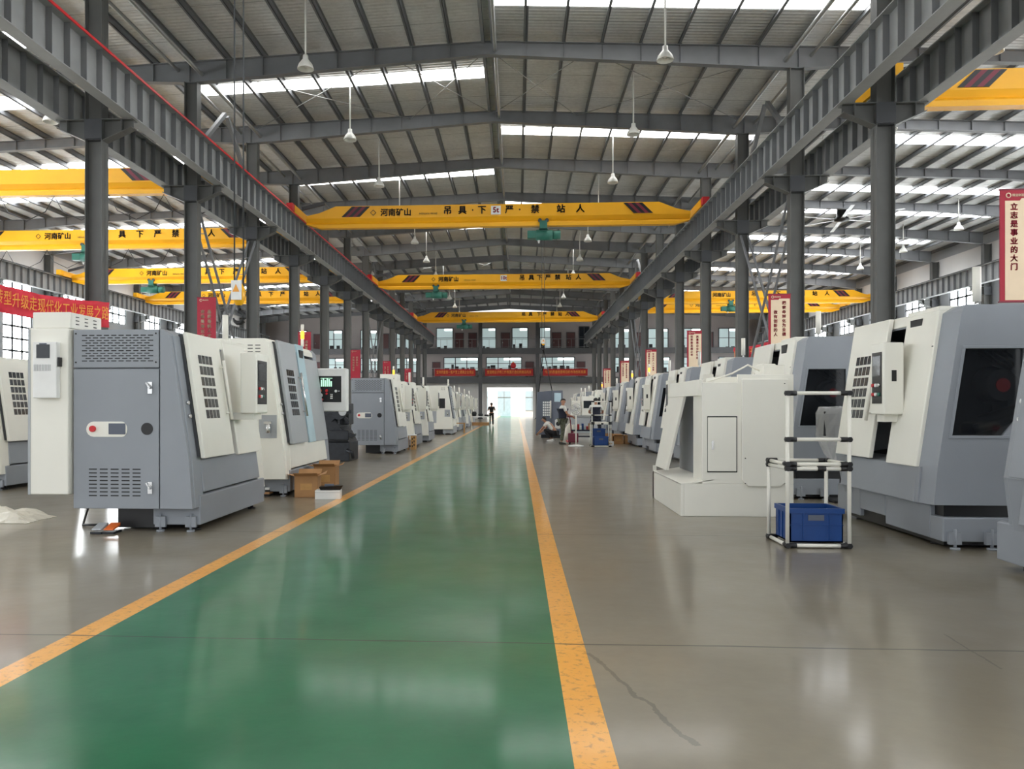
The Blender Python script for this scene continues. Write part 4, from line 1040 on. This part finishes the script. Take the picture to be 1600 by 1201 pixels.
def crate(loc, w, d, h, label, rz=0):
    t = thing('blue_crate', label, 'crate', loc, rz); m = MB(); th = .012
    m.box(0, w, 0, d, 0, .015); m.box(0, th, 0, d, 0, h); m.box(w - th, w, 0, d, 0, h); m.box(0, w, 0, th, 0, h); m.box(0, w, d - th, d, 0, h)
    m.build('shell', 'blue', t)
    m = MB()
    for a in ((-.012, w + .012, -.012, 0), (-.012, w + .012, d, d + .012), (-.012, 0, 0, d), (w, w + .012, 0, d)): m.box(*a, h - .05, h)
    k = int(w / .11)
    for i in range(1, k):
        if i * w / k < w * .3 or i * w / k > w * .68: m.box(i * w / k - .006, i * w / k + .006, -.01, 0, .02, h - .05)
    for i in range(1, 4): m.box(-.01, 0, i * d / 4 - .006, i * d / 4 + .006, .02, h - .05); m.box(w, w + .01, i * d / 4 - .006, i * d / 4 + .006, .02, h - .05)
    m.box(0, w, -.006, 0, h * .5, h * .53)
    m.build('rim', 'blue', t)
    m = MB(); m.box(w * .34, w * .64, -.008, -.001, h - .12, h - .065); m.build('label_holder', 'navy', t)
    return t
crate((2.73, 7.86, .047), .52, .42, .34, 'blue plastic crate standing in the front pipe trolley')

def open_box(loc, w, d, h, label, rz=0, mat='card', flaps=True):
    t = thing('cardboard_box', label, 'box', loc, rz); th = .006; m = MB()
    m.box(0, w, 0, d, 0, .006); m.box(0, th, 0, d, 0, h); m.box(w - th, w, 0, d, 0, h); m.box(0, w, 0, th, 0, h); m.box(0, w, d - th, d, 0, h); m.build('carton', mat, t)
    if flaps:
        for q in ([(0, 0), (w, 0), (w + .0, -.10), (0, -.12), .05], [(0, d), (w, d), (w, d + .12), (0, d + .1), .07]):
            m = MB(); P = [(q[0][0], q[0][1], h), (q[1][0], q[1][1], h), (q[2][0], q[2][1], h + q[4]), (q[3][0], q[3][1], h + q[4])]
            m.hexa(P + [(a, b, c + .006) for a, b, c in P]); m.build('flap', mat, t)
        for x, s in ((0, -1), (w, 1)):
            m = MB(); P = [(x, 0, h), (x, d, h), (x + s * .1, d, h - .03 + .08 * (s > 0)), (x + s * .12, .03, h + .03)]
            m.hexa(P + [(a, b, c + .006) for a, b, c in P]); m.build('flap', mat, t)
    m = MB(); m.box(w * .25, w * .75, -.001, .001, h * .35, h * .65); m.build('print_mark', 'wood', t)
    return t
q = floorp(456, 777); open_box((q.x + .04, q.y, 0), .36, .38, .33, 'open brown cardboard box on the floor beside the yellow line, front left', .12)
q = floorp(480, 767); open_box((q.x + .08, q.y + .12, 0), .36, .36, .40, 'taller brown cardboard box behind the open one, front left', .05)
q = floorp(492, 780); t = thing('white_box', 'flat white carton beside the yellow line with a black tray on top', 'box', (q.x, q.y, 0), .1)
m = MB(); m.box(0, .38, 0, .22, 0, .135); m.build('carton', 'paper', t, .004); m = MB(); m.box(.0, .38, -.003, .001, .10, .104); m.build('lid_edge', 'galv', t)
t = thing('black_tray', 'small black part lying on the flat white carton', 'tray', (q.x + .08, q.y + .02, .137), .2)
m = MB(); m.hexa([(0, 0, 0), (.3, 0, 0), (.28, .17, 0), (.02, .17, 0), (-.02, -.02, .05), (.34, -.02, .07), (.31, .19, .07), (0, .19, .05)]); m.build('tray_body', 'black', t); m = MB(); m.box(.06, .2, .03, .12, .05, .085); m.build('insert', 'navy', t)
q = floorp(407, 775)
for i in range(4):
    tag(MB().box(-.12, .12, -.1, .1, 0, .033).build('pad', ['black', 'card', 'black', 'paper'][i], loc=(q.x + .02, q.y + .1, .0335 * i)), '%s pad in the small stack between the two front left machines' % ['lowest black', 'brown', 'upper black', 'topmost pale'][i], 'pad', 'stack of pads')
# foot pedals and cable at the front left machine
for k, (px, c) in enumerate(((157, 'grey2'), (176, 'orange'))):
    q = floorp(px, 832); t = thing('foot_pedal', ['pale grey', 'orange'][k] + ' foot pedal on the floor by the front left machine', 'pedal', (q.x, q.y, 0))
    m = MB(); m.box(-.065, .065, -.1, .08, 0, .025); m.build('pedal_base', 'darkmetal', t, .004)
    m = MB(); m.hexa([(-.055, -.09, .04), (.055, -.09, .04), (.055, .07, .07), (-.055, .07, .07), (-.055, -.09, .055), (.055, -.09, .055), (.055, .07, .105), (-.055, .07, .105)]); m.build('treadle', c, t, .004)
q = floorp(180, 826)
m = MB(); m.tube([(q.x, q.y + .1, .03), (q.x + .2, q.y + .25, .012), (q.x + .5, q.y + .1, .012), (q.x + .62, q.y + .3, .2), (q.x + .66, q.y + .5, .42)], .012, 8); tag(m.build('pedal_cable', 'navy'), 'dark cable running from the foot pedals to the front left machine', 'cable')
m = MB(); m.tube([(q.x - .2, q.y + .1, .03), (q.x - .5, q.y + .2, .012), (q.x - .6, q.y + .5, .2), (q.x - .4, q.y + .8, .5)], .014, 8); tag(m.build('power_cable', 'black'), 'black cable hanging under the front left machine', 'cable')
# crumpled plastic sheet at the left edge
q = floorp(10, 812)
m = MB(); rnd = random.Random(5); N = 16; G = [[None] * (N + 1) for _ in range(N + 1)]
for i in range(N + 1):
    for j in range(N + 1):
        u, w = i / N * 2 - 1, j / N * 2 - 1; r = max(abs(u), abs(w)); h = max(0, 1 - r * r) * (.13 + .05 * math.sin(5 * u + 2) * math.cos(4 * w) + rnd.uniform(-.03, .03))
        G[i][j] = m.v((u * .55 + rnd.uniform(-.02, .02), w * .3 + rnd.uniform(-.02, .02), .004 + h))
for i in range(N):
    for j in range(N):
        f = m.f([G[i][j], G[i + 1][j], G[i + 1][j + 1], G[i][j + 1]])
o = m.build('plastic_sheet', 'sheet', loc=(q.x - .1, q.y, 0)); tag(o, 'crumpled pale plastic sheet on the floor at the left edge', 'sheet'); so = o.modifiers.new('s', 'SOLIDIFY'); so.thickness = .004
# wooden stand by the louvred machine
q = floorp(646, 702); t = thing('wooden_stand', 'pale wooden stand with slotted sides beside the far louvred machine', 'stand', (q.x, q.y, 0))
m = MB(); m.box(-.2, .1, -.1, .16, .46, .50); m.build('top', 'paper', t, .006)
for x in (-.17, .07):
    m = MB(); m.box(x - .015, x + .015, -.08, .14, 0, .46); m.build('side_board', 'wood', t)
m = MB(); m.box(-.08, .09, -.1, -.08, 0, .46); o = m.build('front_board', 'wood', t); m = MB()
for k in range(3): m.box(-.04, -.01, -.103, -.099, .08 + .12 * k, .15 + .12 * k); m.box(.02, .05, -.103, -.099, .12 + .12 * k, .19 + .12 * k)
m.build('slots', 'dark', o)
q = floorp(718, 676); t = thing('wooden_stand', 'small wooden crate stand beyond the dark-windowed left machine', 'stand', (q.x, q.y, 0))
m = MB(); m.box(-.3, .3, -.2, .2, .5, .55); m.build('top', 'wood', t)
for x in (-.26, .26):
    for y in (-.16, .16): m = MB(); m.box(x - .03, x + .03, y - .03, y + .03, 0, .5); m.build('leg', 'wood', t)
# workbench with parts near the walking person
q = floorp(751, 671); t = thing('workbench', 'small white-legged bench with brown shelf beside the aisle, far left', 'bench', (q.x, q.y, 0))
m = MB(); m.box(-.6, .6, -.3, .3, .78, .83); m.build('top', 'paper', t)
m = MB(); m.box(-.56, .56, -.28, .28, .26, .46); m.build('shelf_box', 'card', t)
for x in (-.55, .55):
    for y in (-.25, .25): m = MB(); m.box(x - .03, x + .03, y - .03, y + .03, 0, .78); m.build('leg', 'pipe', t)
for k, (x, c, h) in enumerate(((-.4, 'black', .3), (.0, 'darkmetal', .18), (.38, 'black', .12))):
    m = MB(); m.lathe([(.02, h), (.12, h), (.16, h * .6), (.12, .01), (.02, 0)], n=12); tag(m.build('tool_part', c, loc=(q.x + x, q.y, .831)), 'dark machine part on the far left bench, %s of three' % ['left', 'middle', 'right'][k], 'part')

# ------------------------------------------------------------------ the group of workers on the right
p = atd(863, 650, 34.7)
t = thing('machine_cover', 'slate blue machine door cover lifted by two slings near the doorway', 'cover', (p.x, YA, .15))
m = MB(); m.hexa([(-.75, -.1, 0), (.02, -.28, 0), (.02, .2, 0), (-.75, .2, 0), (-.66, -.1, 1.95), (.02, -.28, 2.0), (.02, .2, 2.0), (-.66, .2, 1.95)]); m.build('door_panel', 'navy', t, .015)
m = MB(); m.hexa([(.02, -.28, .0), (.55, .1, .05), (.55, .3, .05), (.02, .2, 0), (.02, -.28, 2.0), (.50, .1, 2.02), (.50, .3, 2.02), (.02, .2, 2.0)]); m.build('side_panel', 'navy', t, .01)
m = MB()
for i in range(4):
    for j in range(6): a = -.42 + .095 * i; z = .85 + .115 * j; m.hexa([(a, -.195 - .03 * i, z), (a + .07, -.212 - .03 * i, z), (a + .07, -.2 - .03 * i, z), (a, -.18 - .03 * i, z), (a, -.195 - .03 * i, z + .085), (a + .07, -.212 - .03 * i, z + .085), (a + .07, -.2 - .03 * i, z + .085), (a, -.18 - .03 * i, z + .085)])
m.build('window', 'paper', t)
m = MB(); m.tube([(-.07, -.30, .75), (-.07, -.30, 1.55)], .03, 8); m.build('handle', 'pipe', t)
m = MB(); m.hexa([(.1, -.24, 1.5), (.42, .0, 1.5), (.42, .02, 1.5), (.1, -.22, 1.5), (.1, -.24, 1.9), (.42, .0, 1.9), (.42, .02, 1.9), (.1, -.22, 1.9)]); m.build('clear_pane', 'paleblue', t)
m = MB(); m.tube([(.28, -.22, .5), (.30, -.1, .5)], .23, 20); m.build('chuck_ring', 'paper', t); m = MB(); m.tube([(.277, -.24, .5), (.28, -.2, .5)], .1, 16); m.build('chuck_hole', 'black', t)
for x, z in ((-.6, 2.0), (.02, 2.05)):
    hx = atd(849, 362, 35).x - p.x; m = MB(); m.tube([(x, .05, z - .1), (hx + .02, 0, 4.05 - .15)], .022, 6); m.build('sling', 'black', t)
m = MB(); m.box(-.5, .4, -.05, .15, -.148, .0); m.build('support', 'darkmetal', t)
# pedestal fan
q = floorp(900, 697); t = thing('pedestal_fan', 'white pedestal fan with round base next to the standing worker', 'fan', (q.x, q.y, 0))
m = MB(); m.lathe([(.01, .06), (.1, .06), (.28, .03), (.29, 0), (.01, 0)], n=24); m.build('base', 'paper', t); m = MB(); m.tube([(0, 0, .05), (0, 0, 1.22)], .028, 10); m.build('pole', 'pipe', t)
m = MB(); m.tube([(0, -.06, 1.33), (0, .12, 1.33)], .07, 12); m.build('motor', 'paper', t)
m = MB()
for r in (.06, .12, .17, .2): m.tube([(r * math.cos(a), -.12, 1.33 + r * math.sin(a)) for a in [2 * PI * i / 20 for i in range(21)]], .006, 5)
for i in range(16): a = PI * i / 8; m.tube([(.04 * math.cos(a), -.13, 1.33 + .04 * math.sin(a)), (.2 * math.cos(a), -.08, 1.33 + .2 * math.sin(a))], .004, 4)
m.build('cage', 'galv', t)
for k in range(4): a = k * PI / 2 + .4; m = MB(); m.hexa([(.02 * math.cos(a), -.09, 1.33 + .02 * math.sin(a)), (.17 * math.cos(a - .3), -.10, 1.33 + .17 * math.sin(a - .3)), (.17 * math.cos(a + .3), -.07, 1.33 + .17 * math.sin(a + .3)), (.03 * math.cos(a + .5), -.08, 1.33 + .03 * math.sin(a + .5)), (.02 * math.cos(a), -.085, 1.33 + .02 * math.sin(a)), (.17 * math.cos(a - .3), -.095, 1.33 + .17 * math.sin(a - .3)), (.17 * math.cos(a + .3), -.065, 1.33 + .17 * math.sin(a + .3)), (.03 * math.cos(a + .5), -.075, 1.33 + .03 * math.sin(a + .5))]); m.build('blade', 'paper', t)
# red hand truck held by the standing worker
q = floorp(891, 694); t = thing('hand_truck', 'dark red hand pallet truck held by the standing worker', 'truck', (q.x, q.y, 0))
for x in (-.04, .20):
    m = MB(); m.box(x - .05, x + .09, .1, 1.1, .06, .12); m.build('fork', 'red', t)
m = MB(); m.box(-.08, .3, -.08, .14, .08, .42); m.build('body', 'maroon', t, .02); m = MB(); m.tube([(.05, -.02, .3), (.0, -.1, .9), (-.04, -.15, 1.02)], .02, 8); m.tube([(-.14, -.15, 1.04), (.08, -.15, 1.04)], .018, 8); m.build('handle', 'maroon', t)
for x in (-.02, .22): m = MB(); m.tube([(x - .03, .0, .08), (x + .03, .0, .08)], .08, 12); m.build('wheel', 'black', t)
# white sack beside it
q = floorp(897, 688); m = MB(); m.lathe([(.02, .72), (.1, .66), (.2, .5), (.27, .25), (.26, .05), (.02, 0)], n=14); o = m.build('white_sack', 'sheet', loc=(q.x - .15, q.y + .35, 0)); tag(o, 'bulging white sack on the floor between the standing worker and the fan', 'sack')
# low trolley with parts
q = floorp(912, 690); t = thing('parts_trolley', 'low dark trolley loaded with parts behind the pedestal fan', 'trolley', (q.x, q.y + .5, 0))
m = MB(); m.box(-.45, .45, -.3, .3, .42, .48); m.box(-.45, .45, -.3, .3, .18, .22); m.build('deck', 'vest', t)
for x in (-.42, .42):
    for y in (-.26, .26): m = MB(); m.box(x - .025, x + .025, y - .025, y + .025, .0, .48); m.build('leg', 'maroon', t)
rnd = random.Random(11)
for k in range(9):
    x = -.36 + .09 * k; c = ['white', 'galv', 'red', 'paper', 'blue', 'galv', 'red', 'card', 'paper'][k]; h = rnd.uniform(.12, .32); m = MB(); m.box(-.045, .04, -.1, .1, 0, h); m.tube([(0, -.1, h * .7), (0, -.16, h * .7)], .03, 8)
    tag(m.build('machine_part', c, loc=(q.x + x, q.y + .5 + rnd.uniform(-.12, .12), .481)), '%s machine part on the low dark trolley, %s from the left' % ({'white': 'off-white', 'galv': 'metal', 'red': 'red', 'paper': 'white', 'blue': 'blue', 'card': 'brown'}[c], ORD[k]), 'part', 'parts on the low trolley')
# second rack, crate, boxes
q = floorp(925, 698)
pipe_rack('pipe_trolley', 0, .66, 0, .6, .026, 1.12, .86, 1.62, 'white pipe rack with black joints in front of the seated worker', (q.x, q.y, 0))
crate((q.x + .08, q.y + .06, .047), .5, .42, .32, 'blue plastic crate in the rack in front of the seated worker')
crate((q.x + .12, q.y + .95, 0), .45, .42, .62, 'tall dark blue bin behind the pipe rack')
for px, w, h, lb, c in ((952, .34, .40, 'brown carton right of the pipe rack', 'card'), (968, .36, .30, 'open carton with pale lid in front of the right machines', 'card'), (984, .3, .34, 'carton against the base of a right machine', 'card'), (953, .26, .16, 'small white carton at the foot of the pipe rack', 'paper')):
    q2 = floorp(px, 694 if c == 'card' else 696); open_box((q2.x - w / 2, q2.y + (.25 if c == 'card' else -.12), 0), w, w * .8, h, lb, .05, c, px == 968)
# white inspection machine shapes behind the workers
q = floorp(912, 676); t = thing('inspection_machine', 'white bench machine with column and table behind the pedestal fan', 'machine', (q.x, q.y, 0))
m = MB(); m.box(-.7, .7, -.4, .5, 0, .85); m.build('stand', 'grey2', t, .02); m = MB(); m.box(-.75, .75, -.45, .5, .85, .95); m.build('table', 'galv', t)
m = MB(); m.box(-.62, -.2, -.2, .4, .95, 1.75); m.build('column', 'white', t, .03); m = MB(); m.box(-.1, .6, .1, .5, .95, 2.0); m.build('housing', 'white', t, .04); m = MB(); m.box(.0, .5, .06, .1, 1.35, 1.75); m.build('display', 'screenoff', t)
m = MB(); m.tube([(.1, .3, 2.0), (.1, .3, 2.45)], .04, 10); m.build('beacon', 'pipe', t)
q = floorp(948, 684); t = thing('drill_press', 'dark machine column behind the seated worker', 'machine', (q.x + .6, q.y, 0))
m = MB(); m.box(-.3, .3, -.3, .5, 0, .9); m.build('base', 'vest', t, .02); m = MB(); m.box(-.12, .12, .1, .4, .9, 2.1); m.build('column', 'black', t, .02); m = MB(); m.box(-.3, .22, -.4, .4, 1.5, 1.95); m.build('head', 'white', t, .04)

# ================================================================== PEOPLE
def skinmesh(name, J, E, mat, parent, sub=1, root=None):
    """Grow one surface over connected joints: J name -> (position, radius)."""
    me = bpy.data.meshes.new(name); ks = list(J); ix = {k: i for i, k in enumerate(ks)}
    me.from_pydata([J[k][0] for k in ks], [(ix[a], ix[b]) for a, b in E], [])
    o = bpy.data.objects.new(name, me); C.objects.link(o)
    sk = o.modifiers.new('skin', 'SKIN'); sk.use_smooth_shade = True
    for i, k in enumerate(ks):
        r = J[k][1]; me.skin_vertices[0].data[i].radius = r if isinstance(r, tuple) else (r, r)
        me.skin_vertices[0].data[i].use_root = (k == (root or ks[0]))
    sb = o.modifiers.new('sub', 'SUBSURF'); sb.levels = sub; sb.render_levels = sub
    dg = bpy.context.evaluated_depsgraph_get(); dg.update()
    nm = bpy.data.meshes.new_from_object(o.evaluated_get(dg)); bpy.data.objects.remove(o)
    nm.name = name; nm.materials.clear(); nm.materials.append(M[mat]); nm.polygons.foreach_set('use_smooth', [True] * len(nm.polygons))
    o = bpy.data.objects.new(name, nm); C.objects.link(o); o.parent = parent
    return o
def person(label, loc, rz, pose, shirt='tee', trousers='camo', vest=None, sleeve='upper', shoe='shoe', headdir=0.0):
    t = thing('person', label, 'person', loc, rz)
    P = dict(pelvis=(0, 0, .94), waist=(0, 0, 1.06), chest=(0, 0, 1.27), neck=(0, 0, 1.44), headb=(0, .015, 1.53), head=(0, .03, 1.61), crown=(0, .02, 1.70),
             shL=(-.18, 0, 1.40), shR=(.18, 0, 1.40), elL=(-.23, -.02, 1.12), elR=(.23, -.02, 1.12), wrL=(-.23, .08, .88), wrR=(.23, .08, .88),
             hipL=(-.09, 0, .90), hipR=(.09, 0, .90), knL=(-.10, .03, .49), knR=(.10, .03, .49), anL=(-.10, -.02, .09), anR=(.10, -.02, .09)); P.update(pose)
    V = {k: Vector(v) for k, v in P.items()}
    J = {'pelvis': (V['pelvis'], (.14, .105)), 'waist': (V['waist'], (.13, .10)), 'chest': (V['chest'], (.155, .11)), 'neck': (V['neck'], .06), 'headb': (V['headb'], .065), 'head': (V['head'], (.075, .09)), 'crown': (V['crown'], (.055, .065))}
    E = [('pelvis', 'waist'), ('waist', 'chest'), ('chest', 'neck'), ('neck', 'headb'), ('headb', 'head'), ('head', 'crown')]
    for s in 'LR':
        J.update({'sh' + s: (V['sh' + s], .056), 'el' + s: (V['el' + s], .042), 'wr' + s: (V['wr' + s], .028), 'hip' + s: (V['hip' + s], .088), 'kn' + s: (V['kn' + s], .06), 'an' + s: (V['an' + s], .042)})
        E += [('chest', 'sh' + s), ('sh' + s, 'el' + s), ('el' + s, 'wr' + s), ('pelvis', 'hip' + s), ('hip' + s, 'kn' + s), ('kn' + s, 'an' + s)]
        d = (V['wr' + s] - V['el' + s]).normalized(); up = Vector((0, 0, 1)) if abs(d.z) < .9 else Vector((0, 1, 0)); a = d.cross(up).normalized(); b = a.cross(d)
        J['palm' + s] = (V['wr' + s] + d * .055, (.034, .018)); J['knuckle' + s] = (V['wr' + s] + d * .095, (.038, .014)); E += [('wr' + s, 'palm' + s), ('palm' + s, 'knuckle' + s)]
        for i, (o_, l) in enumerate(((-.028, .065), (-.009, .078), (.010, .072), (.028, .056))):
            q = V['wr' + s] + d * .115 + a * o_; J['f%d' % i + s] = (q, .0095); J['g%d' % i + s] = (q + d * l * .55 - b * .015, .009); J['h%d' % i + s] = (q + d * l * .8 - b * .045, .008)
            E += [('knuckle' + s, 'f%d' % i + s), ('f%d' % i + s, 'g%d' % i + s), ('g%d' % i + s, 'h%d' % i + s)]
        q = J['palm' + s][0] - a * .04 * (1 if s == 'L' else -1); J['t0' + s] = (q + d * .01, .011); J['t1' + s] = (q + d * .05 - a * .012 * (1 if s == 'L' else -1) - b * .012, .009); E += [('palm' + s, 't0' + s), ('t0' + s, 't1' + s)]
    body = skinmesh('body', J, E, 'skin', t, 1, 'pelvis')
    # face features joined into the body surface
    m = bmesh.new(); m.from_mesh(body.data); h = V['head']; fd = Vector((math.sin(headdir), math.cos(headdir), 0)); sd = Vector((fd.y, -fd.x, 0))
    hu = (V['crown'] - V['headb']).normalized()
    def blob(c, r, sc):
        mt = Matrix.Translation(c) @ Matrix.Diagonal((*sc, 1)); bmesh.ops.create_uvsphere(m, u_segments=8, v_segments=6, radius=r, matrix=mt)
    blob(h + fd * .10 - hu * .01, .018, (1, 1, 1.4))
    for q in (-1, 1): blob(h + sd * .085 * q - hu * .005, .03, (.5, .8, 1.2))
    blob(h + fd * .088 - hu * .052, .016, (1.6, .6, .5)); m.to_mesh(body.data); m.free()
    m = MB()
    for q in (-1, 1):
        c = h + fd * .092 + sd * .03 * q + hu * .018; m.lathe([(.001, c.z + .008), (.011, c.z), (.001, c.z - .008)], c.x, c.y, 8)
    m.build('eyes', 'hair', t)
    m = bmesh.new(); bmesh.ops.create_uvsphere(m, u_segments=16, v_segments=12, radius=.105)
    for v in m.verts: v.co = Vector((v.co.x * .92, v.co.y * 1.0, v.co.z * .95))
    for v in list(m.verts):
        l = v.co.normalized(); fz = l.x * fd.x + l.y * fd.y
        if l.z < .12 + .42 * max(0, fz) - .75 * max(0, -fz): m.verts.remove(v)
    me = bpy.data.meshes.new('hair'); m.to_mesh(me); m.free(); me.materials.append(M['hair']); o = bpy.data.objects.new('hair', me); C.objects.link(o); o.parent = t; o.location = h + hu * .015 - fd * .008
    so = o.modifiers.new('s', 'SOLIDIFY'); so.thickness = .016; so.offset = 0
    # clothes
    k = 1.0; g = .016
    J2 = {'waist': (V['waist'] - Vector((0, 0, .13)), (.165, .135)), 'mid': ((V['waist'] + V['chest']) / 2, (.15, .117)), 'chest': (V['chest'], (.19, .15)), 'neck': (V['chest'] * .12 + V['neck'] * .88, .10)}
    E2 = [('waist', 'mid'), ('mid', 'chest'), ('chest', 'neck')]
    for s in 'LR':
        f = .62 if sleeve == 'upper' else 1.0
        J2['sh' + s] = (V['sh' + s], .074); J2['sl' + s] = (V['sh' + s].lerp(V['el' + s], f), .066); E2 += [('chest', 'sh' + s), ('sh' + s, 'sl' + s)]
    skinmesh('shirt', J2, E2, shirt, t, 1, 'chest')
    if vest:
        J4 = {'a': (V['waist'] - Vector((0, 0, .14)), (.20, .17)), 'b': ((V['waist'] + V['chest']) / 2, (.20, .165)), 'c': (V['chest'] * .85 + V['neck'] * .15, (.195, .17)), 'd': (V['chest'] * .4 + V['neck'] * .6, (.13, .135))}
        skinmesh('vest', J4, [('a', 'b'), ('b', 'c'), ('c', 'd')], vest, t, 1, 'b')
    J3 = {'pelvis': (V['pelvis'] + Vector((0, 0, .02)), (.155, .122))}; E3 = []
    for s in 'LR':
        J3['hip' + s] = (V['hip' + s], .105); J3['kn' + s] = (V['kn' + s], .08); J3['an' + s] = (V['an' + s] + Vector((0, 0, .03)), .062); E3 += [('pelvis', 'hip' + s), ('hip' + s, 'kn' + s), ('kn' + s, 'an' + s)]
    skinmesh('trousers', J3, E3, trousers, t, 1, 'pelvis')
    for s in 'LR':
        a = V['an' + s]; m = MB(); z = max(.0, a.z - .09)
        m.hexa([(a.x - .045, a.y - .08, z), (a.x + .045, a.y - .08, z), (a.x + .05, a.y + .18, z), (a.x - .05, a.y + .18, z), (a.x - .045, a.y - .075, z + .10), (a.x + .045, a.y - .075, z + .10), (a.x + .035, a.y + .16, z + .05), (a.x - .035, a.y + .16, z + .05)])
        m.build('shoe', shoe, t, .015)
    return t
# standing worker, facing the trolley on his left-hand side, looking back
q = floorp(879, 694)
person('person standing in white tee, dark vest and camouflage trousers, holding a red truck handle', (q.x, q.y, 0), -1.25,
       dict(shL=(-.17, .02, 1.40), shR=(.17, .0, 1.40), elR=(.24, .1, 1.13), wrR=(.17, .30, 1.06), elL=(-.2, .12, 1.15), wrL=(-.08, .34, 1.06), knL=(-.1, .05, .49), knR=(.10, -.02, .49), anR=(.11, -.08, .09)), vest='vest', headdir=1.3)
# seated worker seen from behind
q = floorp(934, 692)
person('person in white tee and dark vest seated behind the pipe rack, back turned', (q.x, q.y + .75, .0), -.1,
       dict(pelvis=(0, 0, .96), waist=(0, .0, 1.08), chest=(0, .05, 1.30), neck=(0, .10, 1.48), headb=(.0, .13, 1.57), head=(0, .15, 1.66), crown=(0, .15, 1.75), shL=(-.2, .08, 1.43), shR=(.2, .08, 1.43), elL=(-.27, .2, 1.18), elR=(.29, .18, 1.18), wrL=(-.16, .42, 1.16), wrR=(.18, .42, 1.16),
            hipL=(-.1, .03, .94), hipR=(.1, .03, .94), knL=(-.16, .42, .80), knR=(.16, .42, .80), anL=(-.16, .36, .36), anR=(.16, .36, .36)), vest='vest', trousers='vest')
t = thing('stool', 'dark stool under the seated worker', 'stool', (q.x, q.y + .75, 0))
m = MB(); m.tube([(0, 0, .78), (0, 0, .84)], .19, 18); m.build('seat', 'black', t)
for a in range(4): m = MB(); m.tube([(.13 * math.cos(a * PI / 2 + .78), .13 * math.sin(a * PI / 2 + .78), .78), (.2 * math.cos(a * PI / 2 + .78), .2 * math.sin(a * PI / 2 + .78), 0)], .014, 6); m.build('leg', 'black', t)
m = MB(); m.tube([(.17 * math.cos(b), .17 * math.sin(b), .24) for b in [2 * PI * i / 16 for i in range(17)]], .01, 5); m.box(-.2, .2, .25, .45, .20, .26); m.build('foot_ring', 'chrome', t)
# walking person far down the aisle
q = floorp(768, 665.5)
person('person in black walking down the aisle towards the bright doorway', (q.x, q.y, 0), .1,
       dict(elL=(-.27, -.04, 1.16), elR=(.27, -.04, 1.16), wrL=(-.16, .17, 1.22), wrR=(.16, .17, 1.22), knL=(-.1, .1, .5), anL=(-.1, .12, .09), anR=(.1, -.16, .09)), shirt='blackcloth', trousers='blackcloth', sleeve='upper', shoe='paper')
# crouching worker under the lifted cover
q = floorp(866, 690)
person('person in white tee crouching beside the lifted slate cover', (q.x - .05, q.y + .6, 0), 1.2,
       dict(pelvis=(0, -.12, .36), waist=(0, -.08, .48), chest=(0, .12, .64), neck=(0, .26, .76), headb=(0, .32, .82), head=(0, .37, .88), crown=(0, .39, .97), shL=(-.18, .2, .74), shR=(.18, .2, .74), elL=(-.22, .36, .52), elR=(.22, .36, .52), wrL=(-.12, .55, .36), wrR=(.12, .55, .36),
            hipL=(-.1, -.1, .34), hipR=(.1, -.1, .34), knL=(-.17, .3, .48), knR=(.17, .3, .48), anL=(-.13, .02, .09), anR=(.13, .02, .09)), trousers='blackcloth', shoe='paper')
q = floorp(849, 671); t = thing('chain_block', 'dark coiled chain block on the floor under the lifted cover', 'tool', (q.x, q.y, 0))
m = MB(); m.lathe([(.02, .5), (.15, .48), (.22, .3), (.2, .08), (.02, 0)], n=14); m.build('housing', 'darkmetal', t); m = MB(); m.tube([(.1, .1, .45), (.25, .05, .25), (.3, -.05, .02)], .03, 6); m.build('chain', 'galv', t)
bpy.context.view_layer.update()
